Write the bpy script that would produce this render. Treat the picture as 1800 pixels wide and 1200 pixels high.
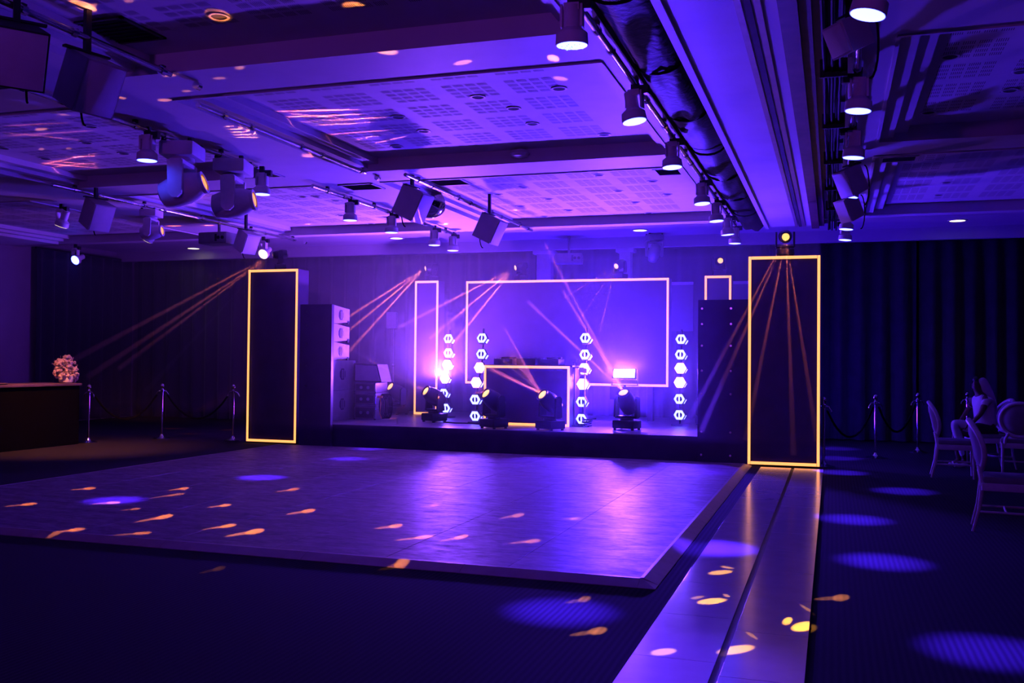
import bpy, bmesh, math, random
import numpy as np
from mathutils import Vector, Matrix, Euler
random.seed(7)
for o in list(bpy.data.objects): bpy.data.objects.remove(o)
S = bpy.context.scene; COL = S.collection
PI = math.pi
# ------------------------------------------------------------------ camera
CF, CYAW, CPIT, CROL, CH = 1708.9, .31871, .018416, .0094923, 1.5
_cy, _sy, _cp, _sp, _cr, _sr = math.cos(CYAW), math.sin(CYAW), math.cos(CPIT), math.sin(CPIT), math.cos(CROL), math.sin(CROL)
_f = Vector((-_sy, _cy, 0)); _r = Vector((_cy, _sy, 0)); _u = Vector((0, 0, 1))
_f2 = _cp*_f + _sp*_u; _u2 = -_sp*_f + _cp*_u
RR = _cr*_r + _sr*_u2; UU = -_sr*_r + _cr*_u2; FF = _f2
CAM = Vector((0, 0, CH))
cam = bpy.data.objects.new('camera', bpy.data.cameras.new('camera')); COL.objects.link(cam)
cam.data.sensor_width = 36; cam.data.lens = CF/1800*36; cam.data.clip_start = .05; cam.data.clip_end = 200
m = Matrix((RR, UU, -FF)).transposed().to_4x4(); m.translation = CAM; cam.matrix_world = m
S.camera = cam
# measured points: where the line of sight of a photo pixel meets a plane of the room
def _ray(px, py): return RR*((px-900)/CF) - UU*((py-600)/CF) + FF
def onz(px, py, z=0.0): d = _ray(px, py); return CAM + d*((z-CH)/d.z)
def ony(px, py, y): d = _ray(px, py); return CAM + d*(y/d.y)
# ------------------------------------------------------------------ world, exposure
w = bpy.data.worlds.new('world'); S.world = w; w.use_nodes = True
w.node_tree.nodes['Background'].inputs[0].default_value = (.02, .008, .12, 1)
w.node_tree.nodes['Background'].inputs[1].default_value = .05
S.view_settings.view_transform = 'Standard'; S.view_settings.look = 'None'
S.view_settings.exposure = 0; S.view_settings.gamma = 1; S.view_settings.use_curve_mapping = False
try:
    S.cycles.use_denoising = True; S.cycles.sample_clamp_indirect = 4; S.cycles.max_bounces = 5
    S.cycles.volume_bounces = 0; S.cycles.diffuse_bounces = 3; S.cycles.glossy_bounces = 2
    S.cycles.caustics_reflective = False; S.cycles.caustics_refractive = False
except Exception: pass
BLUE = (.06, .012, 1); VIOLET = (.16, .035, 1); PINK = (.55, .12, 1); AMBER = (1, .30, .05)
def _orient(d, x=None):
    k = -Vector(d).normalized()
    if x is None: x = Vector((1, 0, 0)) if abs(k.x) < .9 else Vector((0, 1, 0))
    x = (Vector(x) - k*Vector(x).dot(k)).normalized(); y = k.cross(x)
    return Matrix((x, y, k)).transposed()
def spot(name, loc, tgt, half, power, color, blend=.6, soft=.02, xdir=None, sx=1.0, sy=1.0):
    L = bpy.data.lights.new(name, 'SPOT'); L.energy = power; L.color = color
    L.spot_size = 2*half; L.spot_blend = blend; L.shadow_soft_size = soft
    o = bpy.data.objects.new(name, L); COL.objects.link(o)
    M = _orient(Vector(tgt)-Vector(loc), xdir).to_4x4() @ Matrix.Diagonal((sx, sy, 1, 1)); M.translation = loc
    o.matrix_world = M; return o
def area(name, loc, direction, sx, sy, power, color, spread=PI):
    L = bpy.data.lights.new(name, 'AREA'); L.shape = 'RECTANGLE'; L.size = sx; L.size_y = sy
    L.energy = power; L.color = color; L.spread = spread
    o = bpy.data.objects.new(name, L); COL.objects.link(o)
    M = _orient(direction).to_4x4(); M.translation = loc; o.matrix_world = M; return o
# blue LED strobe, plus added fixtureless fill lights that wash the stage and ceiling
STROBE = (-3.44, 16.62, 1.30)
area('strobe_light', STROBE, (-.05, -1, .45), .38, .15, 1350, (.075, .017, 1))
area('added_stage_fill', (-4.9, 18.6, .55), (0, -.25, 1), 3.0, .2, 330, (.05, .008, 1))
area('added_stage_fill', (-7.02, 17.08, 1.2), (0, -.45, 1), .3, .2, 720, (.25, .055, 1))  # added violet fill that boosts the glow of the bright hexagonal lamps
# dim purple fill added behind the camera to lift camera-facing surfaces
spot('added_rear_fill', (-3.2, -1.9, 3.2), (-4.2, 14, 2.2), math.radians(62), 330, (.30, .035, .75), .8, .15)
# unseen fill lights added behind the flats to brighten the side curtains
area('added_side_fill', (-1.35, 17.2, .5), (1, .15, .3), .5, .3, 170, (.045, .005, 1))
area('added_side_fill', (-8.9, 16.6, .5), (-1, .3, .35), .5, .3, 60, (.22, .02, 1))
# ------------------------------------------------------------------ materials
def mat(name, col, rough=.6, metal=0., emit=None, strength=0., var=.0, scale=8., bump=0., bscale=60., sheen=0., coat=0., spec=.5):
    M = bpy.data.materials.new(name); M.use_nodes = True; nt = M.node_tree; b = nt.nodes['Principled BSDF']
    b.inputs['Base Color'].default_value = (*col, 1); b.inputs['Roughness'].default_value = rough
    b.inputs['Metallic'].default_value = metal; b.inputs['Specular IOR Level'].default_value = spec
    if sheen: b.inputs['Sheen Weight'].default_value = sheen
    if coat: b.inputs['Coat Weight'].default_value = coat; b.inputs['Coat Roughness'].default_value = .2
    if emit: b.inputs['Emission Color'].default_value = (*emit, 1); b.inputs['Emission Strength'].default_value = strength
    tc = nt.nodes.new('ShaderNodeTexCoord')
    if var:
        n = nt.nodes.new('ShaderNodeTexNoise'); n.inputs['Scale'].default_value = scale; n.inputs['Detail'].default_value = 4
        nt.links.new(tc.outputs['Object'], n.inputs['Vector'])
        r = nt.nodes.new('ShaderNodeValToRGB')
        r.color_ramp.elements[0].position = .3; r.color_ramp.elements[1].position = .7
        r.color_ramp.elements[0].color = (*[c*(1-var) for c in col], 1); r.color_ramp.elements[1].color = (*[min(1, c*(1+var)) for c in col], 1)
        nt.links.new(n.outputs['Fac'], r.inputs['Fac']); nt.links.new(r.outputs['Color'], b.inputs['Base Color'])
    if bump:
        n2 = nt.nodes.new('ShaderNodeTexNoise'); n2.inputs['Scale'].default_value = bscale; n2.inputs['Detail'].default_value = 3
        nt.links.new(tc.outputs['Object'], n2.inputs['Vector'])
        bp = nt.nodes.new('ShaderNodeBump'); bp.inputs['Strength'].default_value = bump; bp.inputs['Distance'].default_value = .01
        nt.links.new(n2.outputs['Fac'], bp.inputs['Height']); nt.links.new(bp.outputs['Normal'], b.inputs['Normal'])
    return M
M_CEIL = mat('painted_plaster', (.62, .60, .62), .55, var=.04, scale=3)
M_TILE = mat('perforated_board', (.62, .60, .62), .6, var=.04, scale=4)
M_HOLE = mat('dark_hole', (.03, .03, .04), .9, var=.2)
M_DARKTRIM = mat('dark_timber_trim', (.10, .05, .05), .5, var=.3, scale=6)
M_WALL = mat('wall_paint', (.28, .22, .26), .8, var=.08, scale=2)
M_DARKWALL = mat('dark_wall', (.02, .018, .025), .9, var=.2)
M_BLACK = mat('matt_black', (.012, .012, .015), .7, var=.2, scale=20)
M_BLACKGLOSS = mat('satin_black', (.02, .02, .024), .35, var=.2, scale=20)
M_BLACKMETAL = mat('black_metal', (.03, .03, .034), .4, .6, var=.2)
M_CURTAIN = mat('black_velvet', (.018, .016, .026), .85, var=.25, scale=5, sheen=.25, spec=.15)
M_DRAPE = mat('shiny_black_drape', (.004, .004, .006), .6, var=.5, scale=4, bump=1.0, bscale=14, spec=.12)
M_WHITEMETAL = mat('white_lamp_housing', (.74, .70, .73), .45, var=.06, scale=12)
M_GREYMETAL = mat('grey_metal', (.33, .33, .36), .35, .5, var=.1)
M_CHROME = mat('chrome', (.75, .75, .78), .12, 1., var=.05)
M_PIPE = mat('aluminium_pipe', (.55, .55, .6), .22, .9, var=.1)
M_CABLE = mat('black_rubber_cable', (.008, .008, .01), .8, var=.2, spec=.1)
M_PAR = mat('lit_led_lens', (.8, .9, .9), .3, emit=(.036, .045, 1), strength=26)
M_PARLED = mat('led_chip', (.6, .7, .7), .3, emit=(.35, .62, .8), strength=1.0)
M_PARWARM = mat('warm_lit_lens', (.9, .8, .7), .3, emit=(1, .75, .5), strength=2.5)
M_PARBLUE = mat('blue_lit_lens', (.8, .9, 1), .3, emit=(.03, .04, 1), strength=40)
M_NEON = mat('amber_neon', (.9, .5, .2), .4, emit=(1.9, .66, .16), strength=1.)
M_AMBERLENS = mat('amber_lens', (.8, .5, .1), .2, emit=(1, .33, .03), strength=1.4)
M_AMBERHOT = mat('amber_hot_lens', (.9, .7, .3), .2, emit=(1, .50, .08), strength=1.7)
M_HEX = mat('hex_led_soft', (.8, .8, .9), .3, emit=(.11, .125, 1), strength=9)
M_HEXHOT = mat('hex_led_bright', (.9, .8, .9), .3, emit=(.17, .05, 1), strength=150)
M_STROBE = mat('strobe_led', (.9, .9, 1), .3, emit=(.03, .035, 1), strength=60)
M_DOWN = mat('downlight_glow', (.9, .8, .6), .4, emit=(1, .82, .5), strength=3)
M_WHITE = mat('white_plastic', (.75, .73, .76), .4, var=.04)
M_SPKWHITE = mat('white_speaker_cabinet', (.45, .43, .46), .5, var=.05)
M_SPKGRILL = mat('white_speaker_grille', (.55, .53, .57), .5, var=.05, bump=.4, bscale=300)
M_SUB = mat('grey_speaker_paint', (.32, .31, .34), .55, var=.1, bump=.2, bscale=200)
M_BLACKBOARD = mat('black_panel_laminate', (.06, .03, .09), .45, var=.2, scale=3)
M_CLOTH = mat('black_tablecloth', (.003, .003, .004), .95, var=.2, spec=.05)
M_FLOWER = mat('pale_blossom', (.85, .62, .55), .8, var=.25, scale=30, bump=.5, bscale=60)
M_CHAIR = mat('ivory_chair_paint', (.55, .50, .52), .5, var=.08, scale=14)
M_FABRIC = mat('grey_upholstery', (.22, .19, .22), .9, var=.1, bump=.3, bscale=200)
M_SKIN = mat('brown_skin', (.09, .045, .03), .6, var=.15)
M_SHIRT = mat('pale_shirt', (.62, .58, .62), .85, var=.1, bump=.3, bscale=40)
M_SCARF = mat('pale_headscarf', (.60, .52, .56), .85, var=.1, bump=.2, bscale=40)
M_SKIRT = mat('black_skirt', (.012, .011, .014), .9, var=.2)
M_HAIR = mat('black_hair', (.01, .009, .01), .5, var=.2, bump=.6, bscale=90)
M_SCREEN = mat('pale_screen_cloth', (.22, .22, .25), .8, var=.06)
M_WOOD = mat('flight_case_laminate', (.12, .07, .08), .5, var=.2)
M_YELLOW = mat('yellow_cable', (.8, .5, .08), .5, var=.1)
def floor_mat():
    M = bpy.data.materials.new('ribbed_carpet'); M.use_nodes = True; nt = M.node_tree; b = nt.nodes['Principled BSDF']
    tc = nt.nodes.new('ShaderNodeTexCoord'); wv = nt.nodes.new('ShaderNodeTexWave'); wv.wave_type = 'BANDS'; wv.bands_direction = 'X'
    wv.inputs['Scale'].default_value = 8.5; wv.inputs['Distortion'].default_value = .5; wv.inputs['Detail'].default_value = 1
    nt.links.new(tc.outputs['Object'], wv.inputs['Vector'])
    r = nt.nodes.new('ShaderNodeValToRGB'); r.color_ramp.elements[0].color = (.012, .011, .015, 1); r.color_ramp.elements[1].color = (.024, .022, .028, 1)
    nt.links.new(wv.outputs['Fac'], r.inputs['Fac']); nt.links.new(r.outputs['Color'], b.inputs['Base Color'])
    b.inputs['Roughness'].default_value = .95; b.inputs['Specular IOR Level'].default_value = .1
    return M
M_CARPET = floor_mat()
def dance_mat():
    M = bpy.data.materials.new('dance_floor_vinyl'); M.use_nodes = True; nt = M.node_tree; b = nt.nodes['Principled BSDF']; L = nt.links.new
    g = nt.nodes.new('ShaderNodeNewGeometry'); mp = nt.nodes.new('ShaderNodeMapping'); mp.inputs['Scale'].default_value = (1, 2.6, 1)
    L(g.outputs['Position'], mp.inputs['Vector'])
    def noise(sc, det, rough=.6):
        n = nt.nodes.new('ShaderNodeTexNoise'); n.inputs['Scale'].default_value = sc; n.inputs['Detail'].default_value = det; n.inputs['Roughness'].default_value = rough
        L(mp.outputs['Vector'], n.inputs['Vector']); return n.outputs['Fac']
    n = noise(2.6, 7, .68); n3 = noise(9, 5, .7)
    r = nt.nodes.new('ShaderNodeValToRGB'); r.color_ramp.elements[0].position = .35; r.color_ramp.elements[1].position = .68
    r.color_ramp.elements[0].color = (.055, .04, .045, 1); r.color_ramp.elements[1].color = (.25, .18, .19, 1)
    mx = nt.nodes.new('ShaderNodeMath'); mx.operation = 'ADD'; L(n, mx.inputs[0]); L(n3, mx.inputs[1])
    hf = nt.nodes.new('ShaderNodeMath'); hf.operation = 'MULTIPLY'; hf.inputs[1].default_value = .5; L(mx.outputs[0], hf.inputs[0])
    L(hf.outputs[0], r.inputs['Fac']); L(r.outputs['Color'], b.inputs['Base Color'])
    r2 = nt.nodes.new('ShaderNodeMapRange'); r2.inputs['From Min'].default_value = .35; r2.inputs['From Max'].default_value = .65
    r2.inputs['To Min'].default_value = .62; r2.inputs['To Max'].default_value = .36
    L(hf.outputs[0], r2.inputs['Value']); L(r2.outputs['Result'], b.inputs['Roughness'])
    b.inputs['Specular IOR Level'].default_value = .4
    bp = nt.nodes.new('ShaderNodeBump'); bp.inputs['Strength'].default_value = .25; bp.inputs['Distance'].default_value = .004
    L(n3, bp.inputs['Height']); L(bp.outputs['Normal'], b.inputs['Normal'])
    return M
M_DANCE = dance_mat()
M_RAMP = mat('dance_floor_edge_metal', (.34, .27, .25), .4, .3, var=.1)
M_RUNNER = mat('white_runway_laminate', (.60, .55, .58), .16, var=.06, scale=5, bump=.02, bscale=12, coat=.8)
M_STAGETOP = mat('stage_deck_vinyl', (.22, .2, .22), .35, var=.25, scale=6, bump=.1)
# ------------------------------------------------------------------ mesh helpers
class MB:
    def __init__(s): s.b = bmesh.new()
    def box(s, c, d, rot=None, bev=0.0):
        r = bmesh.ops.create_cube(s.b, size=1.0); vs = r['verts']
        M = Matrix.Translation(c) @ (Euler(rot).to_matrix().to_4x4() if rot else Matrix()) @ Matrix.Diagonal((*d, 1))
        bmesh.ops.transform(s.b, matrix=M, verts=vs)
        if bev:
            es = list({e for v in vs for e in v.link_edges})
            bmesh.ops.bevel(s.b, geom=es, offset=bev, segments=2, affect='EDGES', profile=.6)
        return s
    def bb(s, x0, x1, y0, y1, z0, z1, bev=0.0):
        return s.box(((x0+x1)/2, (y0+y1)/2, (z0+z1)/2), (abs(x1-x0), abs(y1-y0), abs(z1-z0)), None, bev)
    def cyl(s, p0, p1, r0, r1=None, n=14):
        p0 = Vector(p0); p1 = Vector(p1); d = p1-p0; r1 = r0 if r1 is None else r1
        r = bmesh.ops.create_cone(s.b, cap_ends=True, segments=n, radius1=r0, radius2=r1, depth=d.length)
        q = d.to_track_quat('Z', 'Y').to_matrix().to_4x4(); M = Matrix.Translation((p0+p1)/2) @ q
        bmesh.ops.transform(s.b, matrix=M, verts=r['verts']); return s
    def sph(s, c, r, n=12, scale=(1, 1, 1)):
        q = bmesh.ops.create_uvsphere(s.b, u_segments=n, v_segments=max(6, n*2//3), radius=r)
        bmesh.ops.transform(s.b, matrix=Matrix.Translation(c) @ Matrix.Diagonal((*scale, 1)), verts=q['verts']); return s
    def lathe(s, prof, M=None, n=20, cap=True):
        rings = []
        for (r, z) in prof:
            rings.append([s.b.verts.new((r*math.cos(2*PI*i/n), r*math.sin(2*PI*i/n), z)) for i in range(n)])
        for a, b in zip(rings, rings[1:]):
            for i in range(n): s.b.faces.new((a[i], a[(i+1) % n], b[(i+1) % n], b[i]))
        if cap:
            s.b.faces.new(list(reversed(rings[0]))); s.b.faces.new(rings[-1])
        if M is not None: bmesh.ops.transform(s.b, matrix=M, verts=[v for r in rings for v in r])
        return s
    def tube(s, pts, r, n=8, closed=False):
        pts = [Vector(p) for p in pts]; rings = []; N = len(pts); up = None
        for i, p in enumerate(pts):
            a = pts[(i-1) % N] if (closed or i > 0) else p; c = pts[(i+1) % N] if (closed or i < N-1) else p
            t = (c-a).normalized()
            if up is None: up = Vector((0, 0, 1)) if abs(t.z) < .9 else Vector((1, 0, 0))
            x = (up - t*up.dot(t)).normalized(); y = t.cross(x); up = x
            rr = r[i] if isinstance(r, (list, tuple)) else r
            rings.append([s.b.verts.new(p + (x*math.cos(2*PI*k/n)+y*math.sin(2*PI*k/n))*rr) for k in range(n)])
        L = list(zip(rings, rings[1:])) + ([(rings[-1], rings[0])] if closed else [])
        for a, b in L:
            for k in range(n): s.b.faces.new((a[k], a[(k+1) % n], b[(k+1) % n], b[k]))
        if not closed:
            s.b.faces.new(list(reversed(rings[0]))); s.b.faces.new(rings[-1])
        return s
    def prism(s, outline, y0, y1, plane='xz'):
        f = (lambda a, b, y: (a, y, b)) if plane == 'xz' else ((lambda a, b, y: (y, a, b)) if plane == 'yz' else (lambda a, b, y: (a, b, y)))
        A = [s.b.verts.new(f(a, b, y0)) for a, b in outline]; B = [s.b.verts.new(f(a, b, y1)) for a, b in outline]
        n = len(A); s.b.faces.new(A); s.b.faces.new(list(reversed(B)))
        for i in range(n): s.b.faces.new((A[i], B[i], B[(i+1) % n], A[(i+1) % n]))
        return s
    def xf(s, M): bmesh.ops.transform(s.b, matrix=M, verts=s.b.verts); return s
    def mesh(s, name, m, smooth=35):
        bmesh.ops.recalc_face_normals(s.b, faces=s.b.faces)
        me = bpy.data.meshes.new(name); s.b.to_mesh(me); s.b.free(); me.materials.append(m)
        if smooth:
            me.polygons.foreach_set('use_smooth', [True]*len(me.polygons)); me.set_sharp_from_angle(angle=math.radians(smooth))
        return me
    def build(s, name, m, parent=None, smooth=35, loc=None, rot=None):
        return put(name, s.mesh(name, m, smooth), parent, loc, rot)
def put(name, me, parent=None, loc=None, rot=None):
    o = bpy.data.objects.new(name, me); COL.objects.link(o)
    if parent is not None: o.parent = parent
    if loc is not None: o.location = loc
    if rot is not None: o.rotation_euler = rot
    return o
def empty(name, label, cat, loc=(0, 0, 0), rot=(0, 0, 0), group=None):
    o = bpy.data.objects.new(name, None); COL.objects.link(o); o.location = loc; o.rotation_euler = rot
    o.empty_display_size = .1; return tag(o, label, cat, group)
def tag(o, label, cat, group=None):
    o['label'] = label; o['category'] = cat
    if group: o['group'] = group
    return o
def struct(o): o['kind'] = 'structure'; return o
def stuff(o): o['kind'] = 'stuff'; return o
def copytree(src, parent=None):
    c = src.copy(); COL.objects.link(c)
    if parent is not None: c.parent = parent
    for ch in list(src.children): copytree(ch, c)
    return c
def clone(src, loc, rot, label, group=None):
    c = copytree(src); c.location = loc; c.rotation_euler = rot; c['label'] = label
    if group: c['group'] = group
    return c
# ================================================================== THE SETTING
X0, X1, YB, YF = -16.5, 5.2, 20.2, -2.6
SOF, TRAY, CEND = 3.80, 3.96, 16.4
struct(MB().bb(X0, X1, YF, YB, -.1, 0).build('floor', M_CARPET))
struct(MB().bb(X0, X1, YB, YB+.1, 0, 4.1).build('wall_back', M_DARKWALL))
struct(MB().bb(X0-.1, X0, YF, YB, 0, 4.1).build('wall_left', M_WALL))
struct(MB().bb(X1, X1+.1, YF, YB, 0, 4.1).build('wall_right', M_DARKWALL))
struct(MB().bb(X0, X1, YF-.1, YF, 0, 4.1).build('wall_front', M_DARKWALL))
ceil = MB()
ceil.bb(X0, X1, CEND, YB, 4.0, 4.1)
ceil.bb(X0, X1, CEND-.02, CEND, SOF, 4.0)
ceil = struct(ceil.build('ceiling', M_CEIL, smooth=0))
secs = [(-15.2, -11.4), (-10.0, -6.65), (-5.6, -1.72), (.45, 4.2)]
tys = [(3.1, 6.58), (7.3, 10.8), (11.5, 16.1)]
prev = X0
for (a, b) in secs + [(X1, None)]:
    if prev < -1.5 and a > 0:
        MB().bb(prev, -1.50, YF, CEND, SOF, 4.0).build('soffit', M_CEIL, ceil, 0)
        MB().bb(.10, a, YF, CEND, SOF, 4.0).build('soffit', M_CEIL, ceil, 0)
    else:
        MB().bb(prev, a, YF, CEND, SOF, 4.0).build('soffit', M_CEIL, ceil, 0)
    prev = b
for (a, b) in secs:
    ed = [YF] + [v for t in tys for v in t] + [CEND]
    for i in range(0, len(ed), 2):
        MB().bb(a, b, ed[i], ed[i+1], SOF, 4.0).build('ceiling_rib', M_CEIL, ceil, 0)
    for (c, d) in tys:
        MB().bb(a, b, c, d, TRAY, TRAY+.04).build('perforated_panel', M_TILE, ceil, 0)
        st = MB()                                           # stepped cove along both sides of the tray
        st.bb(a, a+.28, c, d, TRAY-.07, TRAY-.001); st.bb(a, a+.14, c, d, TRAY-.12, TRAY-.06)
        st.bb(b-.13, b, c, d, TRAY-.07, TRAY-.001)
        st.bb(a+.28, b-.13, c, c+.05, TRAY-.02, TRAY-.001)
        st.build('cove_moulding', M_CEIL, ceil, 0)
        lp = MB()
        lp.bb(a-.025, b+.025, c-.03, c, SOF-.014, SOF); lp.bb(a-.03, a, c, d, SOF-.014, SOF); lp.bb(b, b+.03, c, d, SOF-.014, SOF)
        lp.build('edge_bead', M_CEIL, ceil, 0)
        # slots of the perforated board: 4 x 4 clusters in every 0.6 m square
        bm = bmesh.new(); z = TRAY-.0025
        x = math.floor((a+.3)/.6)*.6 - .4 + .6
        k0 = math.ceil((a+.3+.45-.0)/.6)
        for i in range(int((b-a)/.6)+1):
            cx = k0*.6 + i*.6 - .15
            if cx-.24 < a+.3 or cx+.24 > b-.15: continue
            for j in range(int((d-c)/.6)):
                cyy = c + .4 + j*.6
                if cyy+.24 > d-.1: continue
                for u in range(4):
                    for v in range(4):
                        for q in range(6):
                            xx = cx - .22 + u*.115 + q*.0155; y0 = cyy - .22 + v*.115
                            vs = [bm.verts.new(p) for p in ((xx, y0, z), (xx+.005, y0, z), (xx+.005, y0+.078, z), (xx, y0+.078, z))]
                            bm.faces.new(vs)
        me = bpy.data.meshes.new('slot_holes'); bm.to_mesh(me); bm.free(); me.materials.append(M_HOLE)
        stuff(put('slot_holes', me, ceil))
# beam with the operable-wall track
beam = MB().bb(-1.08, -.34, YF, 17.1, SOF, 4.0).build('trim_1', M_CEIL, smooth=0); struct(beam)
MB().bb(-1.10, -1.04, YF, 17.1, SOF-.03, SOF).build('beam_lip', M_CEIL, beam, 0)
for k, xx in enumerate((-.585, -.525, -.465)):
    MB().bb(xx-.022, xx+.022, YF, 17.05, SOF-.018, SOF).build('track_rail', M_RAMP if k != 1 else M_HOLE, beam, 0)
mould = MB().bb(-.34, -.22, YF, 17.1, SOF-.05, 4.0).build('trim_2', M_DARKTRIM, smooth=0); struct(mould)
MB().bb(-.22, -.14, YF, 17.1, SOF-.01, 4.0).build('moulding_step', M_DARKTRIM, mould, 0)
MB().bb(-.14, -.06, YF, 17.1, SOF+.03, 4.0).build('moulding_step', M_DARKTRIM, mould, 0)
struct(MB().bb(-.06, .10, YF, 17.1, SOF+.06, 4.0).build('trim_3', M_BLACK, smooth=0))
struct(MB().bb(-1.50, -1.08, YF, 17.1, SOF+.12, 4.0).build('trim_4', M_BLACK, smooth=0))
struct(MB().bb(X0, X1, 19.35, 19.5, 3.78, 4.0).build('trim_5', M_CEIL, smooth=0))
struct(MB().bb(X0, X1, 19.5, YB, 3.86, 4.0).build('trim_6', M_CEIL, smooth=0))
# ------------------------------------------------------------------ curtains
def curtain(x0, x1, y, label, z0=.02, z1=3.80, along='x', seed=0, amp=.075):
    rnd = random.Random(seed); n = int(abs(x1-x0)*28); bm = bmesh.new(); cols = []; ph = 0
    for i in range(n+1):
        t = x0+(x1-x0)*i/n; ph += .62*(.7+.6*rnd.random())
        row = []
        for k, z in enumerate((z0, .9, 2.2, 3.3, z1)):
            A = amp*(1.15, 1.05, 1, .8, .45)[k]
            d = A*math.sin(ph) + .02*math.sin(ph*.37+k*.25)
            row.append(bm.verts.new((t, y+d, z) if along == 'x' else (y+d, t, z)))
        cols.append(row)
    for a, b in zip(cols, cols[1:]):
        for k in range(4): bm.faces.new((a[k], b[k], b[k+1], a[k+1]))
    me = bpy.data.meshes.new('stage_curtain'); bm.to_mesh(me); bm.free(); me.materials.append(M_CURTAIN)
    me.polygons.foreach_set('use_smooth', [True]*len(me.polygons))
    r = empty('stage_curtain', label, 'curtain', group='black curtains on the back wall')
    put('curtain_cloth', me, r)
    rail = MB()
    if along == 'x': rail.bb(x0, x1, y-.02, y+.02, z1-.0, z1+.04)
    else: rail.bb(y-.02, y+.02, x0, x1, z1, z1+.04)
    rail.build('curtain_rail', M_BLACKMETAL, r, 0)
curtain(-16.3, -13.2, 19.85, 'black pleated back curtain behind the bar and flowers', seed=1)
curtain(-13.15, -9.6, 19.85, 'black pleated back curtain left of the left tall glowing panel', seed=2)
curtain(-9.55, -6.1, 19.85, 'black back curtain behind the speaker stack, hazy blue', seed=3)
curtain(-6.05, -1.2, 19.85, 'black back curtain behind the wide glowing screen', seed=4)
curtain(-1.15, 1.5, 19.85, 'black back curtain just right of the right tall glowing panel', seed=5)
curtain(1.55, 5.1, 19.85, 'black back curtain at far right behind the seated person', seed=6)
curtain(16.7, 19.7, X0+.12, 'black pleated curtain on the left side wall beyond the bar', along='y', seed=7)
# ------------------------------------------------------------------ dance floor
DX0, DX1, DY0, DY1 = -8.78, -1.22, 6.50, 14.30
df = empty('dance_floor', 'large dark sheeny sectional dance floor in front of the stage', 'dance floor', ((DX0+DX1)/2, (DY0+DY1)/2, 0))
nx, ny = 8, 6; pw = (DX1-DX0)/nx; ph_ = (DY1-DY0)/ny
pm = MB().box((0, 0, 0), (pw-.004, ph_-.004, .042), None, .002).mesh('floor_panel', M_DANCE, 0)
for i in range(nx):
    for j in range(ny):
        put('floor_panel', pm, df, ((i+.5)*pw-(DX1-DX0)/2, (j+.5)*ph_-(DY1-DY0)/2, .021 + random.uniform(-.0004, .0004)))
def ramp(length, n, ax):
    L = length/n
    for k in range(n):
        o = MB().prism([(-.003, .0), (-.003, .044), (.02, .044), (.12, .004), (.12, 0)], -L/2+.0015, L/2-.0015).mesh('edge_ramp', M_RAMP, 0)
        yield k, o, L
hx, hy = (DX1-DX0)/2, (DY1-DY0)/2
for k, o, L in ramp(2*hy, 6, 0): put('edge_ramp', o, df, (hx, -hy+(k+.5)*L, 0))
for k, o, L in ramp(2*hy, 6, 0): put('edge_ramp', o, df, (-hx, -hy+(k+.5)*L, 0), (0, 0, PI))
for sx_, sy_, rz in ((1, -1, -PI/2), (-1, -1, PI), (1, 1, 0), (-1, 1, PI/2)):
    b = MB(); A, B, C_, D, E0, F0, G0 = [b.b.verts.new(p) for p in ((0, 0, .044), (.12, 0, .004), (0, .12, .004), (.12, .12, .004), (0, 0, 0), (.12, 0, 0), (0, .12, 0))]
    H0 = b.b.verts.new((.12, .12, 0))
    for f_ in ((A, B, D), (A, D, C_), (A, E0, F0, B), (B, F0, H0, D), (D, H0, G0, C_), (C_, G0, E0, A), (E0, G0, H0, F0)): b.b.faces.new(f_)
    b.build('ramp_corner', M_RAMP, df, 0, (sx_*hx, sy_*hy, 0), (0, 0, rz))
for k, o, L in ramp(2*hx, 6, 0): put('edge_ramp', o, df, (-hx+(k+.5)*L, -hy, 0), (0, 0, -PI/2))
# ------------------------------------------------------------------ runway
rw = empty('runway', 'white boarded runway strip with a dark centre slot beside the dance floor', 'runway', (-.53, 7, 0))
for (a, b, sd) in ((-.96, -.545, 1), (-.505, -.12, 2)):
    rnd = random.Random(sd); y = .6
    while y < 14.18:
        L = min(.86 if sd == 1 else .82, 14.2-y)
        MB().bb(a+.53, b+.53, y-7+.002, y+L-7-.002, 0, .014+rnd.uniform(0, .001), .001).build('board', M_RUNNER, rw, 0)
        y += L
MB().bb(-.545+.53, -.505+.53, .6-7, 14.2-7, 0, .004).build('centre_slot', M_BLACKMETAL, rw, 0)
# ------------------------------------------------------------------ stage
SY, SZ = 14.66, .38
stg = empty('stage', 'low black stage platform with a sheeny deck behind the dance floor', 'stage', (-5, 17, 0))
for i in range(5):
    for j in range(4):
        a = -8.56+i*1.49; c = SY+j*1.14
        MB().bb(a+5+.002, a+1.49+5-.002, c-17+.002, c+1.14-17-.002, SZ-.05, SZ, .003).build('deck_panel', M_STAGETOP, stg, 0)
MB().bb(-8.56+5, -1.1+5, SY-17-.012, SY-17, 0, SZ-.01).build('fascia', M_BLACKBOARD, stg, 0)
MB().bb(-8.56+5, -1.1+5, SY-17, 19.2-17, 0, SZ-.05).build('platform_frame', M_BLACK, stg, 0)
def flat(x0, x1, y, z1, label, cols):
    r = empty('masking_flat', label, 'panel', ((x0+x1)/2, y, 0), group='black flats at the stage sides')
    w_ = (x1-x0)/2
    MB().bb(-w_, w_, -.04, .04, 0, z1, .004).build('board', M_BLACKBOARD, r, 0)
    bmh = MB().cyl((0, -.05, 0), (0, -.03, 0), .017, n=8).mesh('bolt', M_PIPE, 0)
    for cx in cols:
        for z in (.12, .46, 1.02, 1.36, 1.73, 2.05, 2.28): put('bolt', bmh, r, (cx-(x0+x1)/2, 0, z))
flat(-8.60, -8.0, SY-.06, 2.40, 'black flat with bolt heads between left glowing panel and speaker stack', (-8.47,))
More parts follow.
